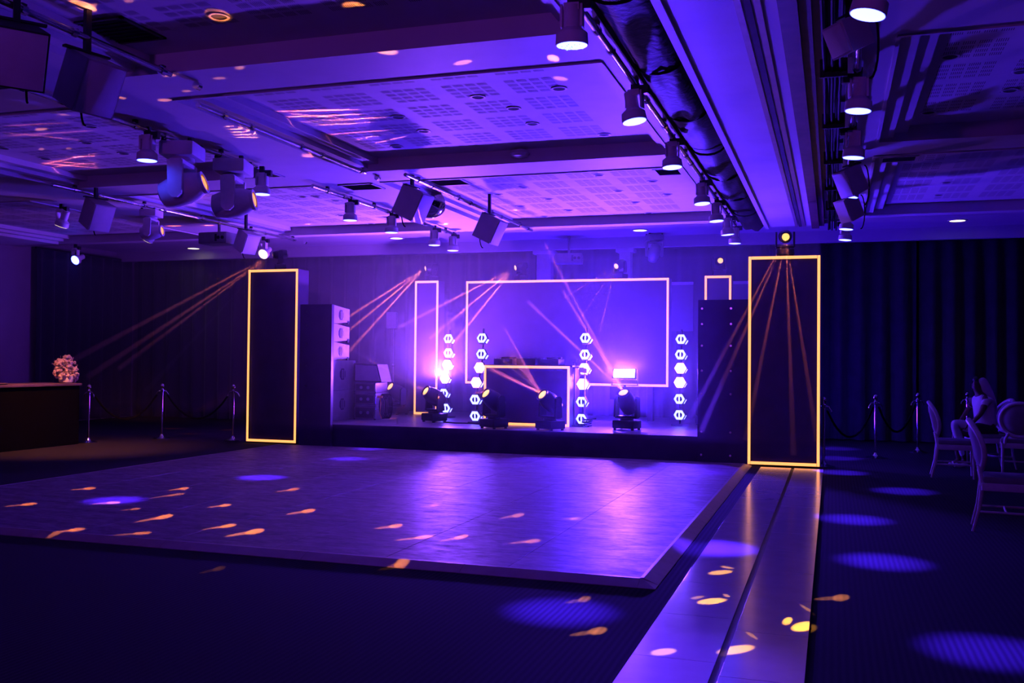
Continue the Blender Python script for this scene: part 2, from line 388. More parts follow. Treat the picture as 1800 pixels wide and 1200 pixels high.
flat(-1.90, -1.17, SY-.06, 2.41, 'black flat with bolt heads beside the right tall glowing panel', (-1.84, -1.42))
# ------------------------------------------------------------------ neon edged panels
def neon_frame(r, x0, x1, z0, z1, y, t=.042):
    for (a, b, c, d) in ((x0, x0+t, z0, z1), (x1-t, x1, z0, z1), (x0+t, x1-t, z1-t, z1), (x0+t, x1-t, z0, z0+t)):
        n = MB().bb(a, b, y-.024, y, c, d, .004).build('neon_channel', M_BLACKMETAL, r, 0)
        MB().bb(a+.002, b-.002, y-.030, y-.024, c, d).build('neon_tube', M_NEON, n, 0)
def light_panel(x0, x1, y, z0, z1, depth, label, group=None, legs=False, rz=0):
    cx = (x0+x1)/2
    r = empty('stage_screen' if legs else 'light_tower', label, 'screen' if legs else 'light tower', (cx, y, z0), (0, 0, rz), group)
    MB().bb(x0-cx, x1-cx, 0, depth, 0, z1-z0, .004).build('board', M_BLACKBOARD, r, 0)
    neon_frame(r, x0-cx, x1-cx, .004, z1-z0, 0)
    if legs:
        for k in (-1, 1):
            MB().bb(k*(x1-cx)*.82-.05, k*(x1-cx)*.82+.05, .1, depth-.02, SZ-z0, .0).build('leg', M_BLACKMETAL, r, 0)
    return r
light_panel(-9.77, -8.78, 14.80, .02, 3.03, .34, 'tall amber-edged black panel left of the stage', 'tall amber-edged panels')
light_panel(-1.165, -.17, 14.47, .02, 3.02, .34, 'tall amber-edged black panel at the end of the white runway', 'tall amber-edged panels', rz=.03)
light_panel(-8.0, -7.49, 18.0, SZ, 3.06, .3, 'narrow amber-edged column at the stage rear left of the screen', 'narrow amber-edged columns')
light_panel(-2.23, -1.75, 18.0, SZ, 3.06, .3, 'narrow amber-edged column rising behind the right black flat', 'narrow amber-edged columns')
light_panel(-6.82, -2.85, 17.8, 1.02, 3.02, .3, 'wide amber-edged screen panel at the centre of the stage', legs=True)
# ------------------------------------------------------------------ DJ booth
dj = empty('dj_booth', 'black amber-edged booth front on the stage under the mixing gear', 'booth', (-4.92, 15.72, SZ))
MB().bb(-.76, .76, 0, .04, 0, 1.01, .003).build('front_board', M_BLACKBOARD, dj, 0)
MB().bb(-.76, .80, .0, .66, 1.0, 1.03, .004).build('table_top', M_BLACKGLOSS, dj, 0)
for k in (-1, 1): MB().bb(k*.74-.02, k*.74+.02, .04, .64, 0, 1.0).build('side_board', M_BLACKBOARD, dj, 0)
neon_frame(dj, -.76, .76, .004, 1.015, 0)
def deck(x, label):
    r = empty('media_player', label, 'dj deck', (x, 16.02, SZ+1.03), group='mixing gear on the booth')
    MB().bb(-.17, .17, -.2, .2, 0, .10, .012).build('body', M_BLACKGLOSS, r)
    MB().cyl((0, -.05, .10), (0, -.05, .118), .11, n=24).build('jog_wheel', M_BLACKMETAL, r)
    MB().bb(-.13, .13, .1, .19, .10, .135, .006).build('display', M_BLACKGLOSS, r)
    for k in range(3): MB().cyl((-.14+.04*k, -.17, .1), (-.14+.04*k, -.17, .112), .012, n=8).build('knob', M_GREYMETAL, r)
deck(-5.38, 'left black media player on the booth top'); deck(-4.56, 'right black media player on the booth top')
mx = empty('mixer', 'black mixing console between the two media players on the booth', 'mixer', (-4.97, 16.02, SZ+1.03), group='mixing gear on the booth')
MB().bb(-.17, .17, -.2, .2, 0, .11, .01).build('body', M_BLACKGLOSS, mx)
for i in range(4):
    for j in range(4): MB().cyl((-.12+.08*i, -.1+.07*j, .11), (-.12+.08*i, -.1+.07*j, .13), .011, n=8).build('knob', M_GREYMETAL, mx)
ls = empty('laptop_stand', 'small bright white stand at the right end of the booth', 'stand', (-4.06, 16.0, SZ))
MB().bb(-.12, .1, -.12, .12, .98, 1.0, .004).build('shelf', M_WHITE, ls, 0)
MB().box((.05, .0, .92), (.14, .02, .12), (.2, 0, 0), .004).build('white_plate', M_WHITE, ls, 0)
for k in (-.09, .08): MB().cyl((k, 0, .0), (k, 0, .98), .011).build('leg', M_WHITEMETAL, ls)
MB().bb(-.11, .1, -.14, .14, 0, .015, .004).build('foot', M_BLACKMETAL, ls, 0)
lt = empty('phone_holder', 'small pale clip holder standing over the booth end', 'holder', (-4.12, 15.86, SZ+1.03))
MB().cyl((0, 0, 0), (0, 0, .05), .008).build('stem', M_WHITEMETAL, lt); MB().box((0, 0, .08), (.09, .02, .06), None, .006).build('clip', M_WHITEMETAL, lt)
# ------------------------------------------------------------------ hex lamp columns
def hexpts(r): return [(r*math.cos(PI/3*i), r*math.sin(PI/3*i)) for i in range(6)]
H_HOUS = MB().prism(hexpts(.108), .0, .07).mesh('housing', M_BLACKMETAL, 0)
H_FACE = MB().prism(hexpts(.096), -.006, .0).mesh('led_face', M_HEX, 0)
H_HOT = MB().prism(hexpts(.100), -.006, .0).mesh('led_face', M_HEXHOT, 0)
def halfdisc(sg):
    return MB().prism([(sg*(.014+.036*math.cos(a)), .044*math.sin(a)) for a in [PI/2-PI*i/8 for i in range(9)]], -.012, -.006).mesh('reflector', M_BLACKBOARD, 0)
H_L, H_R = halfdisc(-1), halfdisc(1)
H_SIDE = MB().box((.085, .03, -.05), (.008, .05, .075), (0, math.radians(30), 0)).mesh('edge_strip', M_HEX, 0)
def hexcol(pts, Y, label, tilt):
    P = [ony(px, py, Y) for px, py in pts]
    base = Vector((P[-1].x, Y+.09, SZ))
    r = empty('hex_light_stand', label, 'stage light', base, group='columns of six hexagonal lamps')
    MB().tube([(0, 0, .02)] + [(p.x-base.x, 0, p.z-SZ) for p in reversed(P)] + [(P[0].x-base.x, 0, P[0].z-SZ+.17)], .016).build('pole', M_BLACKMETAL, r)
    MB().cyl((0, 0, 0), (0, 0, .02), .16, n=20).build('base_plate', M_BLACKMETAL, r)
    for i, p in enumerate(P):
        hot = i in (2, 3)
        h = put('hex_lamp', H_HOUS, r, (p.x-base.x, -.09, p.z-SZ), (tilt[i], 0, random.uniform(-.06, .06)))
        put('led_face', H_HOT if hot else H_FACE, h)
        if not hot: put('reflector', H_L, h); put('reflector', H_R, h)
        put('edge_strip', H_SIDE, h, (.012, 0, 0))
TL = (-.25, -.12, .0, .0, .12, .2)
hexcol([(788, 595), (788, 620), (786, 641), (782, 665), (780, 691), (783, 717)], 17.2, 'leftmost column of six hexagonal lamps, right of narrow column', TL)
hexcol([(847, 594), (846, 622), (843, 646), (837, 672), (835, 702), (835, 731)], 16.0, 'column of six hexagonal lamps beside the left edge of the booth', TL)
hexcol([(1029, 594), (1028, 623), (1027, 648), (1024, 675), (1022, 706), (1022, 736)], 16.0, 'column of six hexagonal lamps beside the right edge of the booth', TL)
hexcol([(1197, 596), (1196, 623), (1196, 647), (1195, 672), (1194, 701), (1194, 729)], 16.9, 'rightmost column of six hexagonal lamps, right of the wide screen', TL)
# ------------------------------------------------------------------ strobe
sb = empty('strobe', 'glaring blue-white strobe lamp on a black stand right of the booth', 'strobe', (-3.44, 16.72, SZ))
MB().box((0, 0, .88), (.42, .1, .20), (-.3, 0, 0), .012).build('housing', M_BLACKMETAL, sb)
MB().box((0, -.054, .895), (.37, .01, .15), (-.3, 0, 0)).build('led_face', M_STROBE, sb, 0)
for k in (-1, 1): MB().box((k*.225, .0, .8), (.012, .04, .22), None, .003).build('yoke_arm', M_BLACKMETAL, sb)
MB().bb(-.24, .24, -.03, .03, .68, .70).build('yoke_bar', M_BLACKMETAL, sb, 0)
MB().bb(-.24, .20, -.12, .2, .44, .66, .01).build('equipment_box', M_BLACK, sb)
MB().cyl((0, 0, .02), (0, 0, .68), .02).build('pole', M_BLACKMETAL, sb)
MB().cyl((0, 0, 0), (0, 0, .025), .2, n=20).build('base_plate', M_BLACKMETAL, sb)
# ------------------------------------------------------------------ moving heads
def moving_head(label, loc, pan, tilt, hang=False, light=True, body=None, s_=1.0, lens=None, group=None, hot=True):
    """tilt: angle of the head's beam from the fixture's own up axis; pan turns it about z"""
    b = body or M_BLACKMETAL
    r = empty('moving_head_light', label, 'stage light', loc, (PI if hang else 0, 0, pan), group)
    MB().bb(-.16*s_, .16*s_, -.13*s_, .13*s_, .02*s_, .13*s_, .018*s_).build('base', b, r)
    ft = MB()
    for a in (-1, 1):
        for c in (-1, 1): ft.cyl((a*.13*s_, c*.1*s_, 0), (a*.13*s_, c*.1*s_, .02*s_), .02*s_, n=8)
    ft.build('rubber_feet', M_BLACK, r)
    yk = MB().cyl((0, 0, .13*s_), (0, 0, .16*s_), .09*s_, n=18); yk.bb(-.16*s_, .16*s_, -.05*s_, .05*s_, .155*s_, .19*s_, .01*s_); yk.build('yoke', b, r)
    for k in (-1, 1):
        MB().prism([(-.06*s_, .17*s_), (.06*s_, .17*s_), (.05*s_, .42*s_), (.02*s_, .45*s_), (-.02*s_, .45*s_), (-.05*s_, .42*s_)], k*.155*s_-.016*s_, k*.155*s_+.016*s_, 'yz').build('yoke_arm', b, r)
    T = Matrix.Translation((0, 0, .37*s_)) @ Matrix.Rotation(tilt, 4, 'X')
    h = MB().lathe([(.05*s_, -.17*s_), (.095*s_, -.15*s_), (.118*s_, -.05*s_), (.12*s_, .04*s_), (.105*s_, .11*s_), (.085*s_, .16*s_), (.08*s_, .165*s_)], n=22)
    h = h.build('head', b, r); h.matrix_local = T
    ring = MB().lathe([(.066*s_, .15*s_), (.085*s_, .15*s_), (.088*s_, .185*s_), (.066*s_, .185*s_)], n=22, cap=False).build('lens_ring', b, h)
    MB().lathe([(.066*s_, .17*s_), (.05*s_, .18*s_), (.02*s_, .186*s_)], n=18).build('lens', (lens or (M_AMBERHOT if hot else M_AMBERLENS)) if light else M_BLACKGLOSS, h)
    p = Matrix.Translation(loc) @ Euler((PI if hang else 0, 0, pan)).to_matrix().to_4x4() @ T
    return (p @ Vector((0, 0, .215*s_)))
BEAM_CONES = []
def beams(src, tgts, power, half=.5, col=(1, .15, .06), wide=False):
    for t in tgts:
        d = (Vector(t)-Vector(src)).normalized(); h = math.radians(half)
        if wide:                                            # a beam that opens from a point
            h = math.radians(.75); spot('beam_light', src, t, h*1.25, power, (1, .17, .06), .8, .012)
        else:                                               # a near-parallel pencil of light
            a = area('beam_light', Vector(src), d, .036, .036, power/12.57*PI*math.tan(h)**2, col, 2*h); a.data.shape = 'DISK'
        BEAM_CONES.append((Vector(src), Vector(t), h, .006 if wide else .02))
# tilt is about local x: beam goes towards local -y; pan=0 -> towards camera (-y), pan=-pi/2 -> towards -x
BP = 36000; BPS = 85000
def aim(px, py, Y): return ony(px, py, Y)
p = moving_head('black moving head on the stage deck in front of the narrow column', (-6.70, 15.95, SZ), -.6, 1.05, s_=1.2)
beams(p, [aim(520, 560, 15.6)], BPS*.5)
PM2 = p = moving_head('black moving head on the stage deck at the left end of the booth', (-5.22, 14.92, SZ), -.55, .95, s_=1.2)
beams(p, [aim(800, 640, 14.9), aim(838, 690, 14.9)], BPS*.25, .5)
PM3 = p = moving_head('black moving head on the deck in front of the right half of the booth', (-4.27, 14.92, SZ), -.55, .95, s_=1.2)
beams(p, [aim(850, 640, 14.7), aim(866, 652, 14.7), aim(900, 600, 14.9)], BPS*.45, .5)
PM4 = p = moving_head('black moving head on the deck below the glaring strobe', (-3.16, 15.55, SZ), -.25, .7, s_=1.2)
beams(p, [aim(985, 480, 15.2), aim(1010, 545, 15.3), aim(960, 560, 15.4)], BPS*.6)
p = moving_head('black moving head at the stage rear between the racks and narrow column', (-8.28, 17.8, SZ), -.5, 1.0, s_=1.2)
beams(p, [aim(560, 600, 17.6)], BPS*.5)
moving_head('unlit moving head on the deck at the far right of the stage', (-2.12, 17.4, SZ), -.2, .6, light=False)
p = moving_head('moving head standing on top of the left tall amber-edged panel', (-9.25, 14.97, 3.035), -1.0, 1.7, s_=.75)
beams(p, [aim(190, 600, 14.7), aim(215, 622, 14.7), aim(260, 610, 14.7), aim(300, 640, 14.6)], 6500, wide=True)
p = moving_head('moving head on top of the narrow column left of the screen', (-7.72, 18.15, 3.065), -.8, 1.75, s_=.75)
beams(p, [aim(560, 590, 17.6), aim(580, 608, 17.6), aim(620, 610, 17.6)], 36000, wide=True)
p = moving_head('left moving head on top of the wide amber-edged screen', (-5.75, 17.95, 3.025), -.75, 1.8, s_=.75)
beams(p, [aim(740, 555, 17.3), aim(785, 570, 17.3), aim(820, 575, 17.3)], 36000, wide=True)
p = moving_head('right moving head on top of the wide amber-edged screen', (-3.80, 17.95, 3.025), -.4, 1.9, s_=.75)
beams(p, [aim(1010, 512, 17.4), aim(1030, 545, 17.4), aim(1060, 560, 17.4)], 5000, wide=True)
p = moving_head('moving head on top of the narrow column behind the right flat', (-1.98, 18.15, 3.065), .2, 1.6, s_=.75)
p = moving_head('moving head on top of the tall amber-edged panel by the runway', (-.66, 14.60, 3.025), .1, 1.75, s_=.8)
beams(p, [aim(1235, 690, 14.0), aim(1262, 690, 14.0), aim(1325, 700, 13.9), aim(1392, 720, 13.9), aim(1425, 700, 13.9)], 3600, wide=True)
# ------------------------------------------------------------------ hung lamps
PZ = 3.74
def pipe(x, y0, y1, label, z=PZ):
    r = empty('lighting_pipe', label, 'lighting pipe', (x, y0, z))
    MB().cyl((0, 0, 0), (0, y1-y0, 0), .024, n=12).build('tube', M_PIPE, r)
    n = int((y1-y0)/1.4)
    me = MB().bb(-.02, .02, -.02, .02, .02, SOF+.0-z).mesh('hanger', M_BLACKMETAL, 0)
    cl = MB().cyl((0, -.025, 0), (0, .025, 0), .034, n=12).mesh('clamp', M_CHROME, 0)
    for k in range(n+1):
        put('hanger', me, r, (0, .4+k*1.4, 0)); put('clamp', cl, r, (0, .4+k*1.4, 0)); put('clamp', cl, r, (0, .85+k*1.4, 0))
pipe(-1.53, -1, 16.3, 'chrome lighting pipe left of the black ceiling drape')
pipe(.17, -1, 16.3, 'lighting pipe along the right-hand ceiling bay')
pipe(-6.46, -1, 9.9, 'near lighting pipe carrying the white moving heads')
pipe(-6.46, 11.2, 16.3, 'far lighting pipe over the left end of the stage')
pipe(-9.75, 10.2, 16.3, 'lighting pipe beyond the left ceiling bay')
pipe(-5.45, 7.4, 10.7, 'short lighting rail in the ceiling tray edge', z=3.77)
pipe(-5.0, 10.9, 16.2, 'lighting rail carrying the white speaker near the stage', z=3.76)
pipe(-5.05, -1, 6.5, 'lighting rail carrying the nearest white speakers', z=3.76)
G_ = {}
def par(loc, label, rz=0, tx=0, ty=0, lens=None, group='hanging LED par cans'):
    """hung LED lamp: clamp, driver, yoke and drum; local origin at the pipe, the lamp hangs down"""
    lens = lens or M_PAR
    if not G_:
        G_['clamp'] = MB().bb(-.03, .03, -.02, .02, -.06, .03, .004).mesh('clamp', M_BLACKMETAL, 0)
        G_['driver'] = MB().bb(.03, .12, -.03, .03, -.09, -.02, .006).mesh('driver_box', M_BLACKMETAL, 0)
        G_['neck'] = MB().bb(-.05, .05, -.045, .045, -.10, -.05, .008).mesh('bracket', M_WHITEMETAL)
        G_['arm'] = MB().bb(-.008, .008, -.04, .04, -.20, -.06, .003).mesh('yoke_arm', M_WHITEMETAL)
        G_['drum'] = MB().lathe([(.03, .24), (.052, .235), (.055, .10), (.062, .095), (.098, .065), (.102, .0), (.098, -.006)], n=26).mesh('drum', M_WHITEMETAL)
    r = empty('par_can_light', label, 'stage light', loc, (0, 0, rz), group)
    put('clamp', G_['clamp'], r); put('driver_box', G_['driver'], r); put('bracket', G_['neck'], r)
    for k in (-1, 1): put('yoke_arm', G_['arm'], r, (k*.062, 0, 0))
    d = put('drum', G_['drum'], r, (0, 0, -.30), (tx, ty, 0))
    key = lens.name
    if key not in G_: G_[key] = MB().lathe([(.094, -.008), (.06, -.014), (.01, -.016)], n=26).mesh('lens', lens)
    put('lens', G_[key], d)
    return d
POOL = 10500
def parlight(x, y, tgt, power=POOL, half=7.5, col=BLUE, z=3.42): spot('par_light', (x, y, z), tgt, math.radians(half*.92), power, col, 1.0, .05)
ys = [5.76, 7.75, 9.70, 12.05, 13.6, 15.1, 16.25]
nm = ['nearest', 'second', 'third', 'fourth', 'fifth', 'sixth', 'farthest']
for y, n in zip(ys, nm):
    d = par((-1.53, y, PZ), f'{n} lit par can on the chrome pipe left of the black drape', rz=random.uniform(-.3, .3), tx=random.uniform(-.06, .06), ty=random.uniform(-.1, .02) if n != 'second' else -.17)
    if n == 'nearest':
        for k in range(19):
            a = k*2.4; q = .019*math.sqrt(k)
            MB().cyl((q*math.cos(a), q*math.sin(a), -.0155), (q*math.cos(a), q*math.sin(a), -.019), .006, n=6).build('led_chip', M_PARLED, d, 0)
ysr = [5.72, 7.9, 9.7, 11.95, 13.5, 14.9, 16.2]
for y, n in zip(ysr, nm):
    par((.18, y, PZ), f'{n} lit par can in the right-hand ceiling bay row', rz=PI+random.uniform(-.3, .3), ty=-.22 if n in ('nearest', 'fourth') else -.08)
ysl = [(7.98, 'left of the white moving heads'), (10.02, 'behind the second white moving head'), (12.25, 'nearest on the far pipe above the stage'), (13.6, 'second on the far pipe above the stage'), (15.3, 'third on the far pipe above the stage'), (16.15, 'farthest on the far pipe above the stage')]
for y, n in ysl: par((-6.46, y, PZ), f'white lit par can {n}', rz=.2)
par((-11.0, 11.7, PZ), 'warm-lit par can at far left above the bar', ty=.4, lens=M_PARWARM)
par((-10.9, 13.5, PZ), 'warm-lit par can tilted below the far left moving head', ty=.6, lens=M_PARWARM)
par((-10.2, 15.9, PZ+.0), 'warm-lit par can aimed outward left of the tall glowing panel', ty=.0, tx=-1.05, lens=M_PARWARM)
d = par((-14.9, 16.25, 3.77), 'blue-white par can glaring above the flowers in the far left corner', tx=-1.15, lens=M_PARBLUE)
# soft blue pools on the floor under the cans
for (px, py, i, k) in [(985, 1075, 0, 0), (1250, 965, 0, 1), (1235, 835, 0, 3)]:
    t = onz(px, py); parlight((-1.53, .18)[i], ys[k], t, POOL*(1, .5, .35)[k if k < 2 else 2])
for (px, py, k) in [(1745, 1145, 0), (1555, 987, 1), (1505, 913, 2), (1590, 863, 3), (1480, 830, 4), (1475, 805, 5), (1470, 788, 6)]:
    parlight(.18, ysr[k], onz(px, py), POOL*(1, 1, .95, .9, .8, .7, .6)[k])
for (px, py, y, pw_) in [(200, 886, 7.95, .5), (460, 845, 9.82, .5), (612, 811, 12.2, .4), (650, 793, 13.45, .3)]:
    parlight(-6.46, y, onz(px, py), POOL*pw_, 6.5)
spot('par_light', (.18, 5.0, 3.42), (-.85, 4.7, 0), math.radians(15), 420, (.09, .02, 1), 1., .05)
spot('warm_par_light', (-11.05, 11.72, 3.40), (-11.5, 12.6, .2), math.radians(34), 900, (1, .26, .12), 1., .05)
# white moving heads on the left pipe
for (y, lab, t) in ((8.45, 'white hung moving head with amber lens, nearer of two on the left pipe', 1.15), (9.35, 'white hung moving head with amber lens, farther of two on the left pipe', 1.0)):
    moving_head(lab, (-6.40, y, 3.72), -1.25, t+.75, hang=True, body=M_WHITEMETAL, s_=1.35, hot=False, group='white hung moving heads')
moving_head('white hung moving head with reddish lens at far left below the pipe', (-9.78, 12.2, 3.72), -1.3, 1.7, hang=True, body=M_WHITEMETAL, s_=.95, hot=False, group='white hung moving heads')
moving_head('pale unlit moving head hung above the right part of the wide screen', (-3.34, 19.0, 3.995), .5, .7, hang=True, body=M_GREYMETAL, light=False, s_=1.0)
# ------------------------------------------------------------------ hung speakers
def topz(x, y):
    return TRAY if any(a < x < b for a, b in secs) and any(c < y < d for c, d in tys) else SOF
def speaker(loc, rz, label, w_=.34, h_=.52, d_=.36, tilt=.45, mt=M_SPKWHITE):
    r = empty('hung_speaker', label, 'speaker', loc, (0, 0, rz), 'white hung loudspeakers')
    T = Euler((tilt, 0, 0)).to_matrix().to_4x4()
    c = MB().prism([(-w_/2, -d_/2), (w_/2, -d_/2), (w_*.33, d_/2), (-w_*.33, d_/2)], -h_/2, h_/2, 'xy').build('cabinet', mt, r, 25); c.matrix_local = T
    MB().bb(-w_/2+.012, w_/2-.012, -d_/2-.012, -d_/2+.002, -h_/2+.012, h_/2-.012, .005).build('grille', M_SPKGRILL, c)
    br = MB().bb(-.02, .02, -.02, .02, h_*.3, topz(loc[0], loc[1])-loc[2]); br.bb(-w_*.5-.02, w_*.5+.02, -.02, .02, h_*.5+.02, h_*.5+.035)
    br.build('bracket', M_BLACKMETAL, r, 0)
    pts = [(w_*.3, d_*.3+.06*math.sin(a)+.04, -.05+.22*math.cos(a)) for a in [PI*i/9 for i in range(10)]]
    MB().tube(pts, .008, 6).build('cable', M_CABLE, r)
    return r
FCAM = CYAW
def spk_at(px, py, rz, label, z=3.44, **k):
    return speaker(onz(px, py, z), rz, label, **k)
K1 = dict(w_=.32, h_=.38, d_=.34)
spk_at(152, 145, 1.35, 'white hung speaker with a looped cable at upper left', **K1)
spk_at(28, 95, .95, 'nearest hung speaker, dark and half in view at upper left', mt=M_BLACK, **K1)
spk_at(724, 358, 1.5, 'white hung speaker beside the shiny round dish', **K1)
spk_at(860, 402, 1.5, 'white hung speaker nearest the stage on the centre rail', **K1)
spk_at(1494, 62, -.95, 'near hung speaker with bright grille in the right-hand row', w_=.2, h_=.2, d_=.2, z=3.5)
spk_at(1497, 318, -.95, 'middle hung speaker among the right-hand par cans', w_=.24, h_=.3, d_=.24, z=3.5)
spk_at(1494, 366, -.95, 'farthest hung speaker among the right-hand par cans', w_=.24, h_=.3, d_=.24, z=3.5)
spk_at(168, 376, 1.3, 'white hung speaker at far left near the bar', **K1)
spk_at(432, 424, 1.3, 'white hung speaker just above the left tall glowing panel', w_=.3, h_=.34, d_=.3)
dish = empty('reflector_dish', 'round shiny dish hung beside a white speaker over the left of the stage', 'reflector', ony(757, 358, 12.9), (0, 0, .6))
MB().lathe([(.02, .10), (.10, .085), (.17, .05), (.21, 0), (.215, 0), (.172, .056), (.10, .092), (.02, .107)], Matrix.Rotation(PI/2+.35, 4, 'X') @ Matrix.Rotation(.0, 4, 'Y'), n=28).build('bowl', M_CHROME, dish)
MB().tube([(.212*math.cos(a), .075*math.sin(a), .20*math.sin(a)) for a in [2*PI*i/28 for i in range(28)]], .01, 6, True).build('rim', M_CHROME, dish)
MB().cyl((0, .05, .05), (0, .05, .33), .014).build('hanger', M_BLACKMETAL, dish)
for k in range(5):
    a = k*1.3; MB().tube([(.02*math.cos(a), .07, .02*math.sin(a)), (.1*math.cos(a+.5), -.02, .1*math.sin(a+.5)), (.2*math.cos(a+.8), -.01, .19*math.sin(a+.8))], .006, 5).build('wire', M_CHROME, dish)
# projector grey bodies over the stage and at left
def projector(loc, rz, label, m_):
    r = empty('projector', label, 'projector', loc, (0, 0, rz))
    MB().bb(-.28, .28, -.2, .2, -.1, .1, .03).build('case', m_, r)
    MB().bb(.05, .26, -.208, -.195, -.075, .075, .004).build('connector_plate', M_GREYMETAL, r)
    for k in range(2): MB().cyl((.13+.08*k, -.215, 0), (.13+.08*k, -.205, 0), .03, n=14).build('port', M_BLACK, r)
    MB().bb(.06, .1, -.212, -.2, -.06, .06).build('slot', M_BLACK, r, 0)
    MB().cyl((0, 0, .1), (0, 0, SOF+.2-loc[2]), .025).build('ceiling_mount', M_GREYMETAL, r)
projector(tuple(ony(1000, 455, 19.0)), .2, 'pale blue-lit projector hung above the middle of the wide screen', M_GREYMETAL)
projector(tuple(ony(385, 420, 14.2)), .0, 'projector with round ports hung above and left of the tall panel', M_GREYMETAL)
# ------------------------------------------------------------------ drape, cable run
def drape(x, r0, y0, y1, seed, label):
    rnd = random.Random(seed); n = 200; rings = []; bm = bmesh.new(); K = 22
    for i in range(n+1):
        y = y0+(y1-y0)*i/n; ring = []
        for k in range(K):
            a = 2*PI*k/K
            sag = .5+.5*math.sin(y*1.35+seed)
            q = 1 + .10*math.sin(a*5+y*.8) + .07*math.sin(y*6.3+a*4) + .05*math.sin(y*14+a*7)
            ring.append(bm.verts.new((x+r0*math.cos(a), y, 3.845+(.085+.05*sag)*q*math.sin(a))))
        rings.append(ring)
    for a, b in zip(rings, rings[1:]):
        for k in range(K): bm.faces.new((a[k], a[(k+1) % K], b[(k+1) % K], b[k]))
    bm.faces.new(rings[0]); bm.faces.new(list(reversed(rings[-1])))
    me = bpy.data.meshes.new('ceiling_drape'); bm.to_mesh(me); bm.free(); me.materials.append(M_DRAPE)
    me.polygons.foreach_set('use_smooth', [True]*len(me.polygons))
    r = empty('ceiling_drape', label, 'drape'); put('gathered_cloth', me, r)
    for k in range(11):
        yy = y0+.7+k*1.55
        MB().tube([(x+r0*1.0*math.cos(a), yy, 3.84+r0*.62*math.sin(a)) for a in [2*PI*i/16 for i in range(16)]], .012, 6, True).build('tie', M_CABLE, r)
drape(-1.285, .195, -1, 16.9, 3, 'shiny black drape gathered in a roll along the left of the pale beam')
cb = empty('cable_run', 'bundle of black cables strapped along the right side of the beam', 'cables', (0, 0, 0))
for k in range(5):
    rnd = random.Random(k); pts = [(-.02+.03*k-.05+rnd.uniform(-.008, .008), y*.9-1, 3.72+.02*(k % 2)-.02*abs(math.sin(y*1.9+k))) for y in range(0, 21)]
    MB().tube(pts, .013, 6).build('cable', M_CABLE, cb)
for k in range(9): MB().bb(-.10, .10, .9+k*1.7, .93+k*1.7, 3.66, 3.80, .004).build('strap', M_BLACK, cb, 0)
# ------------------------------------------------------------------ ceiling fittings
DL = MB().lathe([(.058, .0), (.075, 0), (.075, -.006), (.058, -.006)], n=18, cap=False).mesh('trim_ring', M_WHITEMETAL)
DC = MB().cyl((0, 0, -.002), (0, 0, .0), .058, n=18).mesh('dark_opening', M_HOLE, 0)
def dlight(p, label, group):
    r = empty('recessed_downlight', label, 'ceiling light', (p[0], p[1], TRAY-.003), group=group); put('trim_ring', DL, r); put('dark_opening', DC, r)
ORD = ['first', 'second', 'third', 'fourth', 'fifth', 'sixth']
def dgroup(pix, where, ok=lambda q: True):
    P = [q for q in (onz(px, py, TRAY) for px, py in pix) if ok(q)]
    cols = sorted({round(q.x/.6) for q in P})
    for ci, c in enumerate(cols):
        for k, q in enumerate(sorted([q for q in P if round(q.x/.6) == c], key=lambda q: -q.y)):
            dlight(q, f'unlit downlight in {where}, {ORD[ci]} column from left, {ORD[k]} from the stage', 'unlit downlights in ' + where)
dgroup([(700, 205), (840, 170), (903, 190), (936, 217), (983, 155), (1062, 236), (1137, 217), (745, 230), (697, 257)], 'the central tray')
dgroup([(1053, 307), (1147, 318), (920, 329), (875, 341), (1087, 335), (964, 349), (1173, 341), (915, 362), (1117, 355), (1000, 369), (957, 380), (1032, 386), (1140, 374)], 'the pink tray')
dgroup([(160, 222), (152, 250), (80, 278), (7, 260), (218, 269)], 'the left bay')
dgroup([(532, 345), (555, 345), (590, 352), (600, 378), (652, 393), (678, 381), (730, 397)], 'the far-pipe bay', lambda q: -10 < q.x < -6.8)
dgroup([(1670, 99), (1775, 158), (1632, 197), (1795, 125), (1664, 320), (1650, 342), (1635, 365)], 'the right-hand bay')
dlight(onz(385, 28, TRAY), 'recessed downlight ringed by orange light near the top left', None)
for px, py, lab in [(1125, 404, 'lit recessed downlight above the wide amber-edged screen'), (1683, 387, 'lit recessed downlight above the right-hand curtain'), (697, 418, 'lit recessed downlight over the left end of the stage'), (340, 436, 'lit recessed downlight above the curtain beside the projector')]:
    p = onz(px, py, 4.0); r = empty('recessed_downlight', lab, 'ceiling light', (p.x, p.y, 3.998), group='lit downlights by the back wall')
    MB().lathe([(.13, 0), (.16, 0), (.16, -.012), (.13, -.012)], n=20, cap=False).build('trim_ring', M_WHITEMETAL, r)
    MB().cyl((0, 0, -.008), (0, 0, 0), .13, n=20).build('lamp', M_DOWN, r, 0)
    spot('downlight_light', (p.x, p.y, 3.96), (p.x, p.y+.5, 0), math.radians(38), 5, (1, .75, .45), .6, .08)
def vent(p, sx, sy, label, dark=False, z=SOF):
    r = empty('air_vent', label, 'air vent', (p[0], p[1], z-.002))
    fr = MB()
    for (a, b, c, d) in ((-sx/2, sx/2, -sy/2, -sy/2+.03), (-sx/2, sx/2, sy/2-.03, sy/2), (-sx/2, -sx/2+.03, -sy/2, sy/2), (sx/2-.03, sx/2, -sy/2, sy/2)): fr.bb(a, b, c, d, -.014, 0)
    fr.build('frame', M_BLACKMETAL if dark else M_CEIL, r, 0)
    MB().bb(-sx/2+.03, sx/2-.03, -sy/2+.03, sy/2-.03, -.003, 0).build('backing', M_HOLE, r, 0)
    n = 7; sl = MB().box((0, 0, -.008), (sx-.06, .02, .004), (.6, 0, 0)).mesh('slat', M_BLACKMETAL if dark else M_GREYMETAL, 0)
    for k in range(n): put('slat', sl, r, (0, -sy/2+.05+(sy-.1)*k/(n-1), 0))
